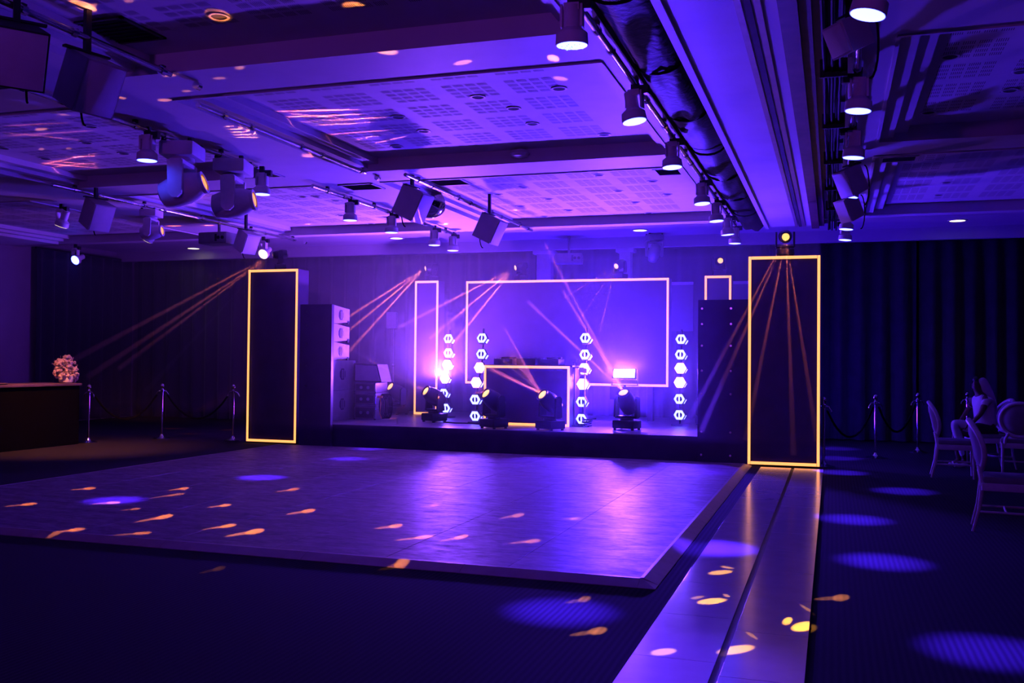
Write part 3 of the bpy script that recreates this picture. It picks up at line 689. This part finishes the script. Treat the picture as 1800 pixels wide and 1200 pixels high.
vent(onz(210, 52, TRAY), .46, .50, 'large dark ceiling vent at upper left', True, TRAY)
vent((-6.0, 11.7), .5, .42, 'air vent in the pale soffit left of the stage pipe')
vent(onz(790, 319, TRAY), .5, .45, 'ceiling vent in the left corner of the pink-lit tray', False, TRAY)
vent(onz(1185, 300, TRAY), .5, .45, 'slatted ceiling vent in the right corner of the pink-lit tray', False, TRAY)
vent(onz(265, 348, TRAY), .7, .4, 'ceiling vent in the left bay behind the moving heads', False, TRAY)
vent(onz(1580, 278, SOF), .4, .3, 'small vent in the right-hand rib beside the par cans')
sd = empty('motion_sensor', 'pale round sensor on the dark rib face of the central tray', 'sensor', tuple(ony(913, 270, 10.74)))
MB().cyl((0, .06, .06), (0, .06, .02), .05, n=20).build('mount', M_WHITEMETAL, sd); MB().lathe([(.04, -.05), (.1, -.035), (.115, 0), (.1, .03)], n=22).build('body', M_WHITEMETAL, sd)
# ------------------------------------------------------------------ stage left gear
def handle(r, cy_, cz, rad):
    MB().prism([(cy_+rad*.95*math.cos(PI/8+PI/4*i), cz+rad*math.sin(PI/8+PI/4*i)) for i in range(8)], .0, .006, 'yz').build('handle_recess', M_BLACKBOARD, r, 0)
    for k in (-1, 1): MB().bb(.005, .016, cy_+k*rad*.3-.014, cy_+k*rad*.3+.014, cz-rad*.7, cz+rad*.7, .003).build('handle_bar', M_SUB, r)
def sub(z, lab):
    r = empty('subwoofer', lab, 'speaker', (-8.36, 15.28, z), group='speaker stack behind the left flat')
    MB().bb(-.62, 0, 0, .86, 0, .535, .012).build('cabinet', M_SUB, r); handle(r, .36, .29, .11)
    MB().bb(-.6, -.02, -.02, 0, .02, .515, .005).build('front_grille', M_BLACKMETAL, r, 0)
sub(SZ, 'bottom grey subwoofer of the speaker stack on the stage'); sub(SZ+.537, 'upper grey subwoofer under the three line array boxes')
for k, lab in enumerate(('lowest', 'middle', 'topmost')):
    r = empty('line_array_speaker', f'{lab} small grey line array box on the subwoofer stack', 'speaker', (-8.36, 15.30, SZ+1.075+k*.325), group='speaker stack behind the left flat')
    MB().prism([(0, .0), (.58, .04), (.58, .275), (0, .325)], -.5, 0, 'yz').build('cabinet', M_SUB, r, 0); handle(r, .26, .16, .095)
    MB().bb(-.48, -.02, -.015, 0, .02, .305, .005).build('front_grille', M_BLACKMETAL, r, 0)
    MB().bb(-.02, .008, .50, .56, -.0, .06).build('rigging_plate', M_BLACKMETAL, r, 0)
def rack(z, h, lab):
    r = empty('amp_rack_case', lab, 'flight case', (-8.06, 15.95, z), group='amp racks beside the speaker stack')
    MB().bb(-.22, .2, 0, .5, 0, h, .006).build('case', M_WOOD, r)
    for zz in (0, h-.025): MB().bb(-.225, .205, -.006, .02, zz, zz+.025).build('metal_edge', M_PIPE, r, 0)
    for xx in (-.225, .18): MB().bb(xx, xx+.025, -.006, .02, 0, h).build('metal_edge', M_PIPE, r, 0)
    MB().bb(-.19, .17, -.004, .01, .04, h-.04).build('amp_front', M_BLACKMETAL, r, 0)
    for q in range(2): MB().cyl((-.08+.14*q, -.004, h/2), (-.08+.14*q, -.015, h/2), .03, n=12).build('dial', M_GREYMETAL, r)
rack(SZ, .26, 'bottom amp rack case right of the subwoofers'); rack(SZ+.265, .22, 'middle amp rack case right of the subwoofers'); rack(SZ+.49, .19, 'top amp rack case under the tilted monitor speaker')
mon = empty('monitor_wedge', 'dark sloping monitor speaker on top of the amp racks', 'speaker', (-8.02, 16.0, SZ+.685))
MB().prism([(-.30, 0), (.26, 0), (.17, .32), (-.30, .34)], 0, .42).build('cabinet', M_BLACK, mon, 0)
MB().prism([(-.27, .025), (.225, .025), (.15, .295), (-.27, .31)], -.008, 0).build('grille', M_SUB, mon, 0)
cc = empty('cable_coil', 'hanging coils of black cable with a yellow plug beside the racks', 'cables', (-7.74, 16.02, SZ))
for k in range(5):
    MB().tube([(.07*math.cos(a)+.02*k, .02*k, .25+.22*math.sin(a)) for a in [2*PI*i/18 for i in range(18)]], .011, 6, True).build('loop', M_CABLE, cc)
MB().tube([(-.05, -.03, .42), (-.02, -.04, .3), (-.04, -.04, .12), (.0, -.05, .03)], .008, 6).build('yellow_lead', M_YELLOW, cc)
MB().bb(-.09, .01, -.06, -.02, .4, .44, .01).build('plug', M_YELLOW, cc)
tp = empty('light_stand', 'thin tripod stand with a pale head near the back curtain', 'stand', (-8.85, 18.8, SZ))
MB().cyl((0, 0, .25), (0, 0, 2.0), .014).build('pole', M_GREYMETAL, tp)
for k in range(3): MB().cyl((0, 0, .5), (.35*math.cos(k*2.1), .35*math.sin(k*2.1), .0), .012).build('leg', M_BLACKMETAL, tp)
MB().bb(-.16, .08, -.05, .05, 1.75, 2.1, .03).build('head', M_GREYMETAL, tp); MB().sph((0, 0, .98), .035).build('collar', M_CHROME, tp)
for pts, lab in (([(-6.5, 15.9, .39), (-6.2, 15.7, .39), (-5.9, 15.75, .39), (-5.6, 15.55, .39), (-5.35, 15.1, .39)], 'black cable trailing over the deck between two moving heads'),
                 ([(-3.98+.1*math.cos(a*1.7)+.012*a, 15.9+.08*math.sin(a*1.7), .39+.012*a) for a in range(0, 12)], 'black cable pile on the deck beside the hexagonal lamps right of the booth')):
    tag(MB().tube(pts, .012, 6).build('stage_cable', M_CABLE), lab, 'cable')
# pale things high behind the screen
for (a, b, lab) in ((-5.89, -5.58, 'pale pillar behind the wide screen, left one'), (-4.13, -3.90, 'pale pillar behind the wide screen, right one')):
    r = empty('wall_pillar', lab, 'pillar', ((a+b)/2, 19.55, 0)); w_ = (b-a)/2
    MB().bb(-w_, w_, -.12, .12, 0, 3.7, .01).build('shaft', M_WHITEMETAL, r); MB().bb(-w_-.07, w_+.07, -.16, .16, 3.7, 3.78, .01).build('capital', M_WHITEMETAL, r)
for (a, b, lab) in ((-3.2, -2.66, 'pale board on the back wall right of the wide screen'), (-1.9, -.9, 'pale board on the back wall left of the right tall panel')):
    r = empty('wall_board', lab, 'board', ((a+b)/2, 19.62, 2.1)); w_ = (b-a)/2
    MB().bb(-w_, w_, 0, .03, 0, .96, .005).build('surface', M_SCREEN, r); MB().bb(-w_, w_, -.02, .05, .93, .99, .005).build('top_rail', M_WHITEMETAL, r)
# ------------------------------------------------------------------ bar, flowers, stanchions
br = empty('bar_counter', 'black draped bar counter at the left edge', 'counter', (-12.5, 9.8, 0))
MB().bb(-.38, .38, -3.6, 3.57, 0, .99, .01).build('draped_front', M_CLOTH, br, 0); MB().bb(-.41, .41, -3.62, 3.59, .99, 1.03, .008).build('bar_top', M_WOOD, br, 0)
fl = empty('flower_arrangement', 'pale peach flower arrangement on the end of the bar', 'flowers', (-12.33, 13.28, 1.03))
MB().lathe([(.10, 0), (.12, .02), (.13, .10), (.11, .14), (.10, .14), (.11, .1), (.1, .03)], n=18).build('vase', M_WHITE, fl)
rnd = random.Random(5); bmf = MB()
cl = [(0, 0, .22, .16), (.12, .02, .2, .12), (-.12, 0, .22, .12), (.02, -.05, .32, .14), (-.1, 0, .36, .11), (.10, 0, .35, .11), (.02, 0, .44, .09), (.16, 0, .14, .10), (-.16, -.02, .40, .07), (.03, 0, .5, .05), (.19, -.02, .10, .08), (-.02, -.1, .2, .12)]
for (a, b, c, q) in cl:
    for k in range(26):
        u = rnd.uniform(-1, 1); t_ = rnd.uniform(0, 2*PI); s2 = math.sqrt(1-u*u)
        bmf.sph((b+q*s2*math.cos(t_), a+q*s2*math.sin(t_), c+q*u), rnd.uniform(.016, .034), 6)
stuff(bmf.build('blossoms', M_FLOWER, fl))
tr = MB()
for k in range(16):
    a = rnd.uniform(-.3, .3); tr.tube([(0, a*.3, .2), (rnd.uniform(-.1, .1), a*.7, .36), (rnd.uniform(-.1, .1), a-.06, rnd.uniform(.38, .56))], .004, 4)
stuff(tr.build('twigs', M_FLOWER, fl)); fl.scale = (.9, .9, .84)
pl = empty('serving_tray', 'round dark tray on the bar beside the flowers', 'tray', (-12.45, 11.9, 1.03)); MB().lathe([(.17, 0), (.2, .012), (.21, .02), (.2, .022), (.16, .01)], n=26).build('dish', M_RAMP, pl)
for k in range(7):
    r = empty('drinking_glass', f'dark drinking glass on the bar, {(ORD+["seventh"])[k]} in the row counted from the flowers', 'glass', (-12.55+.12*(k % 2), 11.25-.13*k, 1.03), group='glasses on the bar')
    MB().lathe([(.03, 0), (.034, .01), (.038, .13), (.034, .13), (.03, .015)], n=14).build('bowl', M_BLACKGLOSS, r)
def stanchion():
    r = empty('stanchion', '', 'stanchion', group='chrome rope stanchions')
    MB().lathe([(.15, 0), (.15, .012), (.12, .02), (.05, .04), (.028, .07), (.02, .09)], n=24).build('base', M_CHROME, r)
    MB().cyl((0, 0, .06), (0, 0, .88), .019, n=16).build('post', M_CHROME, r)
    MB().lathe([(.02, .84), (.032, .85), (.032, .89), (.022, .9), (.02, .92), (.034, .94), (.037, .965), (.03, .985), (.01, 1.0)], n=18).build('finial', M_CHROME, r)
    for k in (-1, 1): MB().tube([(k*.03, 0, .87), (k*.07, 0, .86), (k*.10, 0, .82), (k*.105, 0, .79)], .011, 8).build('rope_hook', M_CHROME, r)
    return r
st0 = stanchion()
stp = [((155, 778), .0, 'chrome stanchion at the near corner of the bar'), ((284, 771), .6, 'chrome stanchion midway between the bar and left tall panel'), ((409, 774), .3, 'chrome stanchion just left of the left tall glowing panel'),
       ((1448, 820), .2, 'chrome stanchion touching the right edge of the runway panel'), ((1539, 805), .3, 'second chrome stanchion right of the runway panel'), ((1613, 795), .2, 'third chrome stanchion, behind the side-on chair back'), ((1700, 789), .3, 'fourth chrome stanchion, behind the seated person')]
for i, ((px, py), rz, lab) in enumerate(stp):
    p = onz(px, py); p.z = 0
    if i == 0: st0.location = p; st0.rotation_euler = (0, 0, rz); st0['label'] = lab
    else: clone(st0, p, (0, 0, rz), lab)
def rope(a, b, lab):
    A = onz(*a); B = onz(*b); d_ = (B-A).normalized()*.1; A = A+d_; B = B-d_
    tag(MB().tube([A.lerp(B, t/10)+Vector((0, 0, .80-.42*(1-(2*t/10-1)**2))) for t in range(11)], .017, 8).build('barrier_rope', M_CLOTH), lab, 'rope')
rope((155, 778), (284, 771), 'sagging black rope between the bar stanchion and its neighbour')
rope((284, 771), (409, 774), 'sagging black rope left of the left tall glowing panel')
rope((1448, 820), (1539, 805), 'sagging black rope right of the runway panel'); rope((1539, 805), (1613, 795), 'sagging black rope behind the side-on chair')
# ------------------------------------------------------------------ chairs
def chair():
    r = empty('banquet_chair', '', 'chair', group='ivory oval-back chairs')
    MB().bb(-.235, .235, -.22, .23, .435, .50, .03).build('seat', M_FABRIC, r)
    ap = MB(); ap.bb(-.24, .24, .20, .24, .37, .44, .008); ap.bb(-.22, .22, -.235, -.2, .37, .44, .008)
    for k in (-1, 1): ap.bb(k*.225-.018, k*.225+.018, -.23, .235, .37, .44, .008)
    ap.build('seat_frame', M_CHAIR, r)
    for k in (-1, 1):
        MB().lathe([(.012, 0), (.014, .02), (.012, .03), (.022, .32), (.026, .335), (.02, .345), (.026, .36), (.028, .44)], Matrix.Translation((k*.215, .205, 0)), n=14).build('leg', M_CHAIR, r)
        MB().tube([(k*.205, -.30, 0), (k*.205, -.25, .2), (k*.205, -.22, .44)], [.013, .017, .022], 10).build('leg', M_CHAIR, r)
        MB().tube([(k*.207, -.255, .18), (k*.215, .205, .18)], .011, 8).build('stretcher', M_CHAIR, r)
        MB().tube([(k*.18, -.22, .40), (k*.17, -.235, .50), (k*.13, -.25, .575)], .02, 10).build('back_post', M_CHAIR, r)
    MB().tube([(-.21, -.03, .18), (.21, -.03, .18)], .011, 8).build('stretcher', M_CHAIR, r)
    def bp(a, q=1.0):
        x = .235*q*math.cos(a); z = .755+.225*q*math.sin(a); y = -.235-.26*max(0, z-.5)**1.35+.06*(x/.235)**2
        return Vector((x, y, z))
    MB().tube([bp(2*PI*i/36) for i in range(36)], .026, 10, True).build('back_frame', M_CHAIR, r)
    b = MB().b; 
    pad = MB(); rings = []
    for q, o in ((.93, .0), (.75, .022), (.45, .034)):
        rings.append([[pad.b.verts.new(bp(2*PI*i/30, q)+Vector((0, s_*o, 0))) for i in range(30)] for s_ in (-1, 1)])
    for s_ in (0, 1):
        for A, B in zip(rings, rings[1:]):
            for i in range(30): pad.b.faces.new((A[s_][i], A[s_][(i+1) % 30], B[s_][(i+1) % 30], B[s_][i]))
        pad.b.faces.new(rings[-1][s_])
    pad.build('back_pad', M_FABRIC, r, 60)
    return r
c0 = chair()
pA = onz(1680, 838); c0.location = (pA.x, pA.y, 0); c0.rotation_euler = (0, 0, -PI/2+CYAW-.38); c0['label'] = 'ivory oval-back chair seen side-on, farther left of the three chairs'
pB = onz(1778, 932); clone(c0, (pB.x-.02, pB.y, 0), (0, 0, -PI/2+CYAW-.42), 'nearest ivory oval-back chair, side-on at the right edge')
pC = onz(1792, 834); clone(c0, (pC.x, pC.y-.05, 0), (0, 0, CYAW-.5), 'ivory chair showing its whole oval back, before the seated person')
# ------------------------------------------------------------------ seated person
PG = onz(1735, 822); PG.z = 0
PX = Vector((RR.x, RR.y, 0)).normalized(); PY = Vector((FF.x, FF.y, 0)).normalized()
per = empty('person', 'seated person in a pale top and headscarf, legs crossed, at the right', 'person', PG, (0, 0, math.atan2(PX.y, PX.x)))
def skin(name, V, E, R_, m_, parent, sub=2, root=0):
    me = bpy.data.meshes.new(name); me.from_pydata([Vector(v) for v in V], E, []); me.materials.append(m_)
    o = put(name, me, parent); sm = o.modifiers.new('skin', 'SKIN'); sm.use_smooth_shade = True
    sv = me.skin_vertices[0].data
    for i, q in enumerate(R_): sv[i].radius = q if isinstance(q, tuple) else (q, q)
    sv[root].use_root = True
    ss = o.modifiers.new('smooth', 'SUBSURF'); ss.levels = sub; ss.render_levels = sub
    return o
# local x: right in the photo, y: away, z: up.  She faces left.
V = [(0, 0, .52), (-.03, 0, .70), (-.05, 0, .90), (-.07, 0, 1.0), (-.11, 0, 1.07), (-.14, 0, 1.14), (-.155, 0, 1.21), (-.14, 0, 1.27),  # 0-7 pelvis..crown
     (-.21, 0, 1.175),                                           # 8 nose
     (-.09, -.17, .98), (-.20, -.22, .78), (-.31, -.16, .64), (-.36, -.12, .60),  # 9-12 near arm: shoulder elbow wrist palm
     (-.09, .17, .98), (-.20, .20, .80), (-.34, .10, .66), (-.40, .08, .63),     # 13-16 far arm
     (-.02, -.10, .50), (-.52, -.08, .66), (-.40, -.10, .28), (-.37, -.10, .10), (-.50, -.12, .05),  # 17-21 near leg (crossed over)
     (-.02, .10, .50), (-.42, .10, .50), (-.36, .10, .10), (-.48, .09, .03)]      # 22-25 far leg
E_ = [(0, 1), (1, 2), (2, 3), (3, 4), (4, 5), (5, 6), (6, 7), (6, 8), (3, 9), (9, 10), (10, 11), (11, 12), (3, 13), (13, 14), (14, 15), (15, 16), (0, 17), (17, 18), (18, 19), (19, 20), (20, 21), (0, 22), (22, 23), (23, 24), (24, 25)]
R_ = [.13, .12, .13, .09, .052, .065, .085, .06, .014, .05, .038, .028, .03, .05, .038, .028, .03, .09, .062, .05, .036, .03, .09, .06, .036, .03]
def fingers(base, d, side, idx):
    base = Vector(base); d = Vector(d).normalized()
    for k, (L, off) in enumerate(((.055, -.027), (.075, -.012), (.08, .003), (.07, .018))):
        a = base+Vector(side)*off+d*.03; n = len(V)
        V.extend([tuple(a), tuple(a+d*L*.55+Vector((0, 0, -.01))), tuple(a+d*L*.85+Vector((0, 0, -.035)))]); R_.extend([.0095, .0085, .007])
        E_.extend([(idx, n), (n, n+1), (n+1, n+2)])
    n = len(V); a = base+Vector(side)*-.035
    V.extend([tuple(a), tuple(a+d*.035+Vector((0, 0, -.025)))]); R_.extend([.011, .008]); E_.extend([(idx, n), (n, n+1)])
fingers(V[12], (-.9, .3, -.35), (0, 1, .1), 12); fingers(V[16], (-.9, -.3, -.35), (0, 1, .1), 16)
skin('body', V, E_, R_, M_SKIN, per)
skin('top', [(.0, 0, .52), (-.03, 0, .72), (-.05, 0, .90), (-.07, 0, 1.0), (-.105, 0, 1.045), (-.09, -.16, .985), (-.145, -.205, .88), (-.09, .16, .985), (-.145, .2, .88)],
     [(0, 1), (1, 2), (2, 3), (3, 4), (3, 5), (5, 6), (3, 7), (7, 8)], [.175, .155, .155, .105, .065, .072, .062, .072, .062], M_SHIRT, per)
skin('skirt', [(0, 0, .55), (-.02, -.1, .52), (-.26, -.09, .58), (-.02, .1, .52), (-.30, .1, .51), (.02, 0, .45)], [(0, 1), (1, 2), (0, 3), (3, 4), (0, 5)], [.165, .125, .095, .125, .095, .15], M_SKIRT, per)
skin('legging', [(-.20, -.088, .562), (-.40, -.082, .625), (-.52, -.08, .66), (-.49, -.083, .56), (-.42, -.095, .34), (-.385, -.1, .16)], [(0, 1), (1, 2), (2, 3), (3, 4), (4, 5)], [.088, .080, .072, .066, .058, .045], M_SHIRT, per)
skin('shoe', [(-.365, -.1, .10), (-.38, -.105, .055), (-.46, -.115, .05), (-.535, -.122, .045)], [(0, 1), (1, 2), (2, 3)], [.045, .047, .04, .03], M_WHITE, per)
skin('shoe', [(-.355, .1, .10), (-.365, .1, .05), (-.44, .095, .04), (-.52, .09, .035)], [(0, 1), (1, 2), (2, 3)], [.045, .045, .038, .03], M_WHITE, per)
skin('headscarf', [(-.125, 0, 1.275), (-.075, 0, 1.225), (-.03, 0, 1.13), (.0, 0, 1.02), (.03, 0, .88), (.05, 0, .72)], [(0, 1), (1, 2), (2, 3), (3, 4), (4, 5)], [(.06, .085), (.078, .095), (.072, .10), (.075, .12), (.07, .13), (.05, .12)], M_SCARF, per)
skin('hair', [(-.13, 0, 1.272), (-.17, 0, 1.268), (-.20, 0, 1.25)], [(0, 1), (1, 2)], [.06, .052, .032], M_HAIR, per)
for k in (-1, 1): MB().sph((-.232, k*.032, 1.205), .011, 10, (.6, 1, .8)).build('eye', M_BLACKGLOSS, per)
MB().sph((-.215, 0, 1.13), .02, 10, (.5, 1.2, .5)).build('mouth', M_SKIRT, per)
# seat under the person
clone(c0, (PG.x+.02*PX.x, PG.y+.02*PX.y, 0), (0, 0, PI/2+CYAW), 'chair under the seated person, almost hidden')
# ------------------------------------------------------------------ gobo light flecks thrown by the moving heads and one added unseen source
def ellipse(src, P, u_, w_, I, col):
    k = P-Vector(src); D = k.length; k.normalize()
    e1 = (u_-k*u_.dot(k)).normalized(); e2 = k.cross(e1)
    A = np.array([[u_.dot(e1), w_.dot(e1)], [u_.dot(e2), w_.dot(e2)]])/D
    U, sv, _ = np.linalg.svd(A)
    x = e1*U[0, 0]+e2*U[1, 0]
    spot('gobo_light', src, P, math.radians(.6), I*4*PI, col, .6, .004, x, max(sv[0], .0008)/.01047, max(sv[1], .0005)/.01047)
def fleck(src, e0, e1, wpx, z, E, col=AMBER, tear=False):
    mx_, my_ = (e0[0]+e1[0])/2, (e0[1]+e1[1])/2
    A = onz(*e0, z); B = onz(*e1, z); P = (A+B)/2; u_ = (B-A)/2
    w_ = (onz(mx_, my_+wpx/2, z)-onz(mx_, my_-wpx/2, z))/2
    k = P-Vector(src); I = E*k.length_squared/max(.15, abs(k.normalized().z))
    if tear:
        ellipse(src, P-u_*.15, u_*.85, w_*.5, I*.5, col); ellipse(src, P+u_*.42, u_*.5, w_*.95, I, col)
    else: ellipse(src, P, u_, w_, I, col)
SL = (-5.85, 8.5, 3.2); SC = (-2.2, 4.2, 3.3); SF = PM4; SM = PM3; SF2 = PM2  # second source is added overhead, with no fixture, for centre and runway flecks
for (e0, e1, w_, E) in [((122, 861), (172, 857), 6, 14), ((5, 890), (70, 884), 6, 14), ((158, 886), (216, 882), 6, 20), ((210, 897), (250, 893), 5, 8), ((234, 918), (310, 904), 9, 16), ((293, 862), (335, 857), 6, 18), ((260, 876), (330, 866), 5, 10),
                        ((82, 937), (155, 928), 8, 12), ((195, 941), (272, 935), 7, 7), ((360, 892), (410, 886), 6, 18), ((480, 865), (530, 858), 6, 14), ((500, 904), (558, 895), 9, 18), ((352, 931), (420, 921), 8, 14), ((392, 943), (470, 930), 11, 14),
                        ((348, 995), (400, 983), 9, 3), ((655, 929), (712, 922), 9, 18), ((735, 891), (775, 887), 6, 14), ((690, 950), (768, 941), 8, 16), ((768, 952), (828, 940), 9, 18)]:
    fleck(SL, e0, e1, w_, .042, E*1.1, (1, .26, .03), tear=True)
for (e0, e1, w_, E) in [((876, 911), (925, 903), 9, 22), ((985, 912), (1022, 911), 7, 18), ((890, 955), (955, 949), 9, 22), ((660, 993), (725, 983), 11, 9), ((990, 1060), (1042, 1050), 13, 24), ((998, 1117), (1072, 1105), 16, 40), ((1428, 1053), (1498, 1049), 15, 30)]:
    fleck(SC, e0, e1, w_, .042 if e0[1] < 1000 else 0, E*(.7 if e0[1] < 1000 else 1.5), tear=True)
for (e0, e1, w_, E) in [((1242, 1008), (1290, 1004), 9, 8), ((1265, 995), (1292, 999), 5, 4), ((1222, 1059), (1280, 1054), 12, 11), ((1212, 1052), (1240, 1048), 6, 3), ((1270, 1045), (1284, 1048), 6, 4), ((1140, 1148), (1192, 1143), 14, 5), ((1256, 1147), (1330, 1137), 17, 9),
                        ((1374, 1094), (1394, 1089), 15, 13), ((1388, 1104), (1436, 1098), 19, 16), ((1405, 1062), (1432, 1078), 6, 2), ((1310, 1110), (1334, 1124), 7, 2)]:
    fleck(SC, e0, e1, w_, .014, E*1.5, (1, .40, .015))
# on the ceiling
for (e0, e1, w_, z, E) in [((120, 2), (172, 18), 16, TRAY, 4), ((358, 22), (408, 32), 24, TRAY, 1.5), ((600, 8), (650, 15), 18, TRAY, 1.6), ((245, 90), (282, 86), 7, SOF, .8), ((320, 82), (338, 80), 7, SOF, .6), ((380, 78), (424, 72), 8, SOF, .6), ((55, 178), (105, 198), 13, TRAY, 1.0), ((100, 200), (135, 198), 9, TRAY, .8),
                           ((284, 134), (318, 130), 6, SOF, 1), ((372, 138), (398, 137), 5, SOF, .5), ((275, 176), (303, 176), 6, SOF, .8), ((412, 120), (432, 119), 6, SOF, .8), ((60, 228), (85, 226), 6, TRAY, .8), ((205, 171), (222, 173), 5, SOF, .8), ((320, 160), (336, 160), 5, SOF, .5), ((795, 113), (832, 107), 9, SOF, .8), ((960, 100), (985, 105), 13, SOF, .7), ((970, 136), (1000, 140), 8, TRAY, .3), ((67, 262), (80, 262), 4, TRAY, .6), ((115, 261), (128, 261), 4, TRAY, .6)]:
    fleck(SF, e0, e1, w_, z, E*4, (1, .27, .06))
for k in range(5): fleck(SM, (392+k*5, 223+k*4.6), (446+k*5-abs(k-2)*4, 219+k*5.6), 2.4, SOF, 16.0, (1, .26, .10))
for k in range(3): fleck(SM, (528, 268+k*3), (552, 270+k*3), 2, SOF, 12, (1, .2, .15))
for k, (a, b) in enumerate((((478, 196), (640, 192)), ((488, 206), (650, 200)), ((520, 215), (690, 205)), ((545, 221), (660, 214)), ((505, 199), (600, 208)), ((600, 250), (700, 232)), ((630, 258), (720, 238)), ((560, 238), (690, 228)))):
    fleck(SM, a, b, 3.2, TRAY, (1.0, 1.2, 1.0, .9, .9, .35, .35, .3)[k]*16, (1, .18, .13))
for k, (a, b) in enumerate((((70, 290), (175, 268)), ((75, 296), (180, 283)), ((80, 282), (170, 290)), ((145, 268), (177, 302)), ((90, 276), (178, 274)), ((70, 286), (180, 296)), ((0, 222), (130, 215)), ((0, 240), (180, 228)), ((0, 232), (150, 247)), ((322, 350), (375, 342)), ((325, 344), (380, 352)))):
    fleck(SF2, a, b, 1.6, TRAY, (1, .8, .8, .9, .7, .7, .25, .25, .25, .5, .5)[k]*14, (1, .15, .12))
# ------------------------------------------------------------------ haze over the stage end of the room
hz = bpy.data.materials.new('stage_haze'); hz.use_nodes = True; nt = hz.node_tree; nt.nodes.remove(nt.nodes['Principled BSDF'])
vs = nt.nodes.new('ShaderNodeVolumeScatter'); vs.inputs['Color'].default_value = (1, 1, 1, 1); vs.inputs['Density'].default_value = .02; vs.inputs['Anisotropy'].default_value = .35
nt.links.new(vs.outputs[0], nt.nodes['Material Output'].inputs['Volume'])
hs = hz.copy(); hs.name = 'wide_beam_haze'; hs.node_tree.nodes['Volume Scatter'].inputs['Density'].default_value = .8
hp = hs.copy(); hp.name = 'pencil_beam_haze'; hp.node_tree.nodes['Volume Scatter'].inputs['Density'].default_value = .4
hazeo = MB().bb(-16.2, -.2, 13.45, 16.45, .385, 3.56).build('haze', hz, smooth=0); stuff(hazeo)
hr = hz.copy(); hr.name = 'rear_haze'; hr.node_tree.nodes['Volume Scatter'].inputs['Density'].default_value = .062
stuff(MB().bb(-16.2, -.2, 16.45, 19.4, .385, 3.56).build('haze', hr, smooth=0))
for (a, b, h, r0) in BEAM_CONES:  # cones of denser haze added along each light beam to make it show
    d = b-a; L_ = d.length*1.25
    k = MB().cyl(a+d.normalized()*.02, a+d.normalized()*L_, r0, r0+math.tan(h)*L_, n=12)
    stuff(k.build('added_beam_haze', hs if r0 < .01 else hp, hazeo))
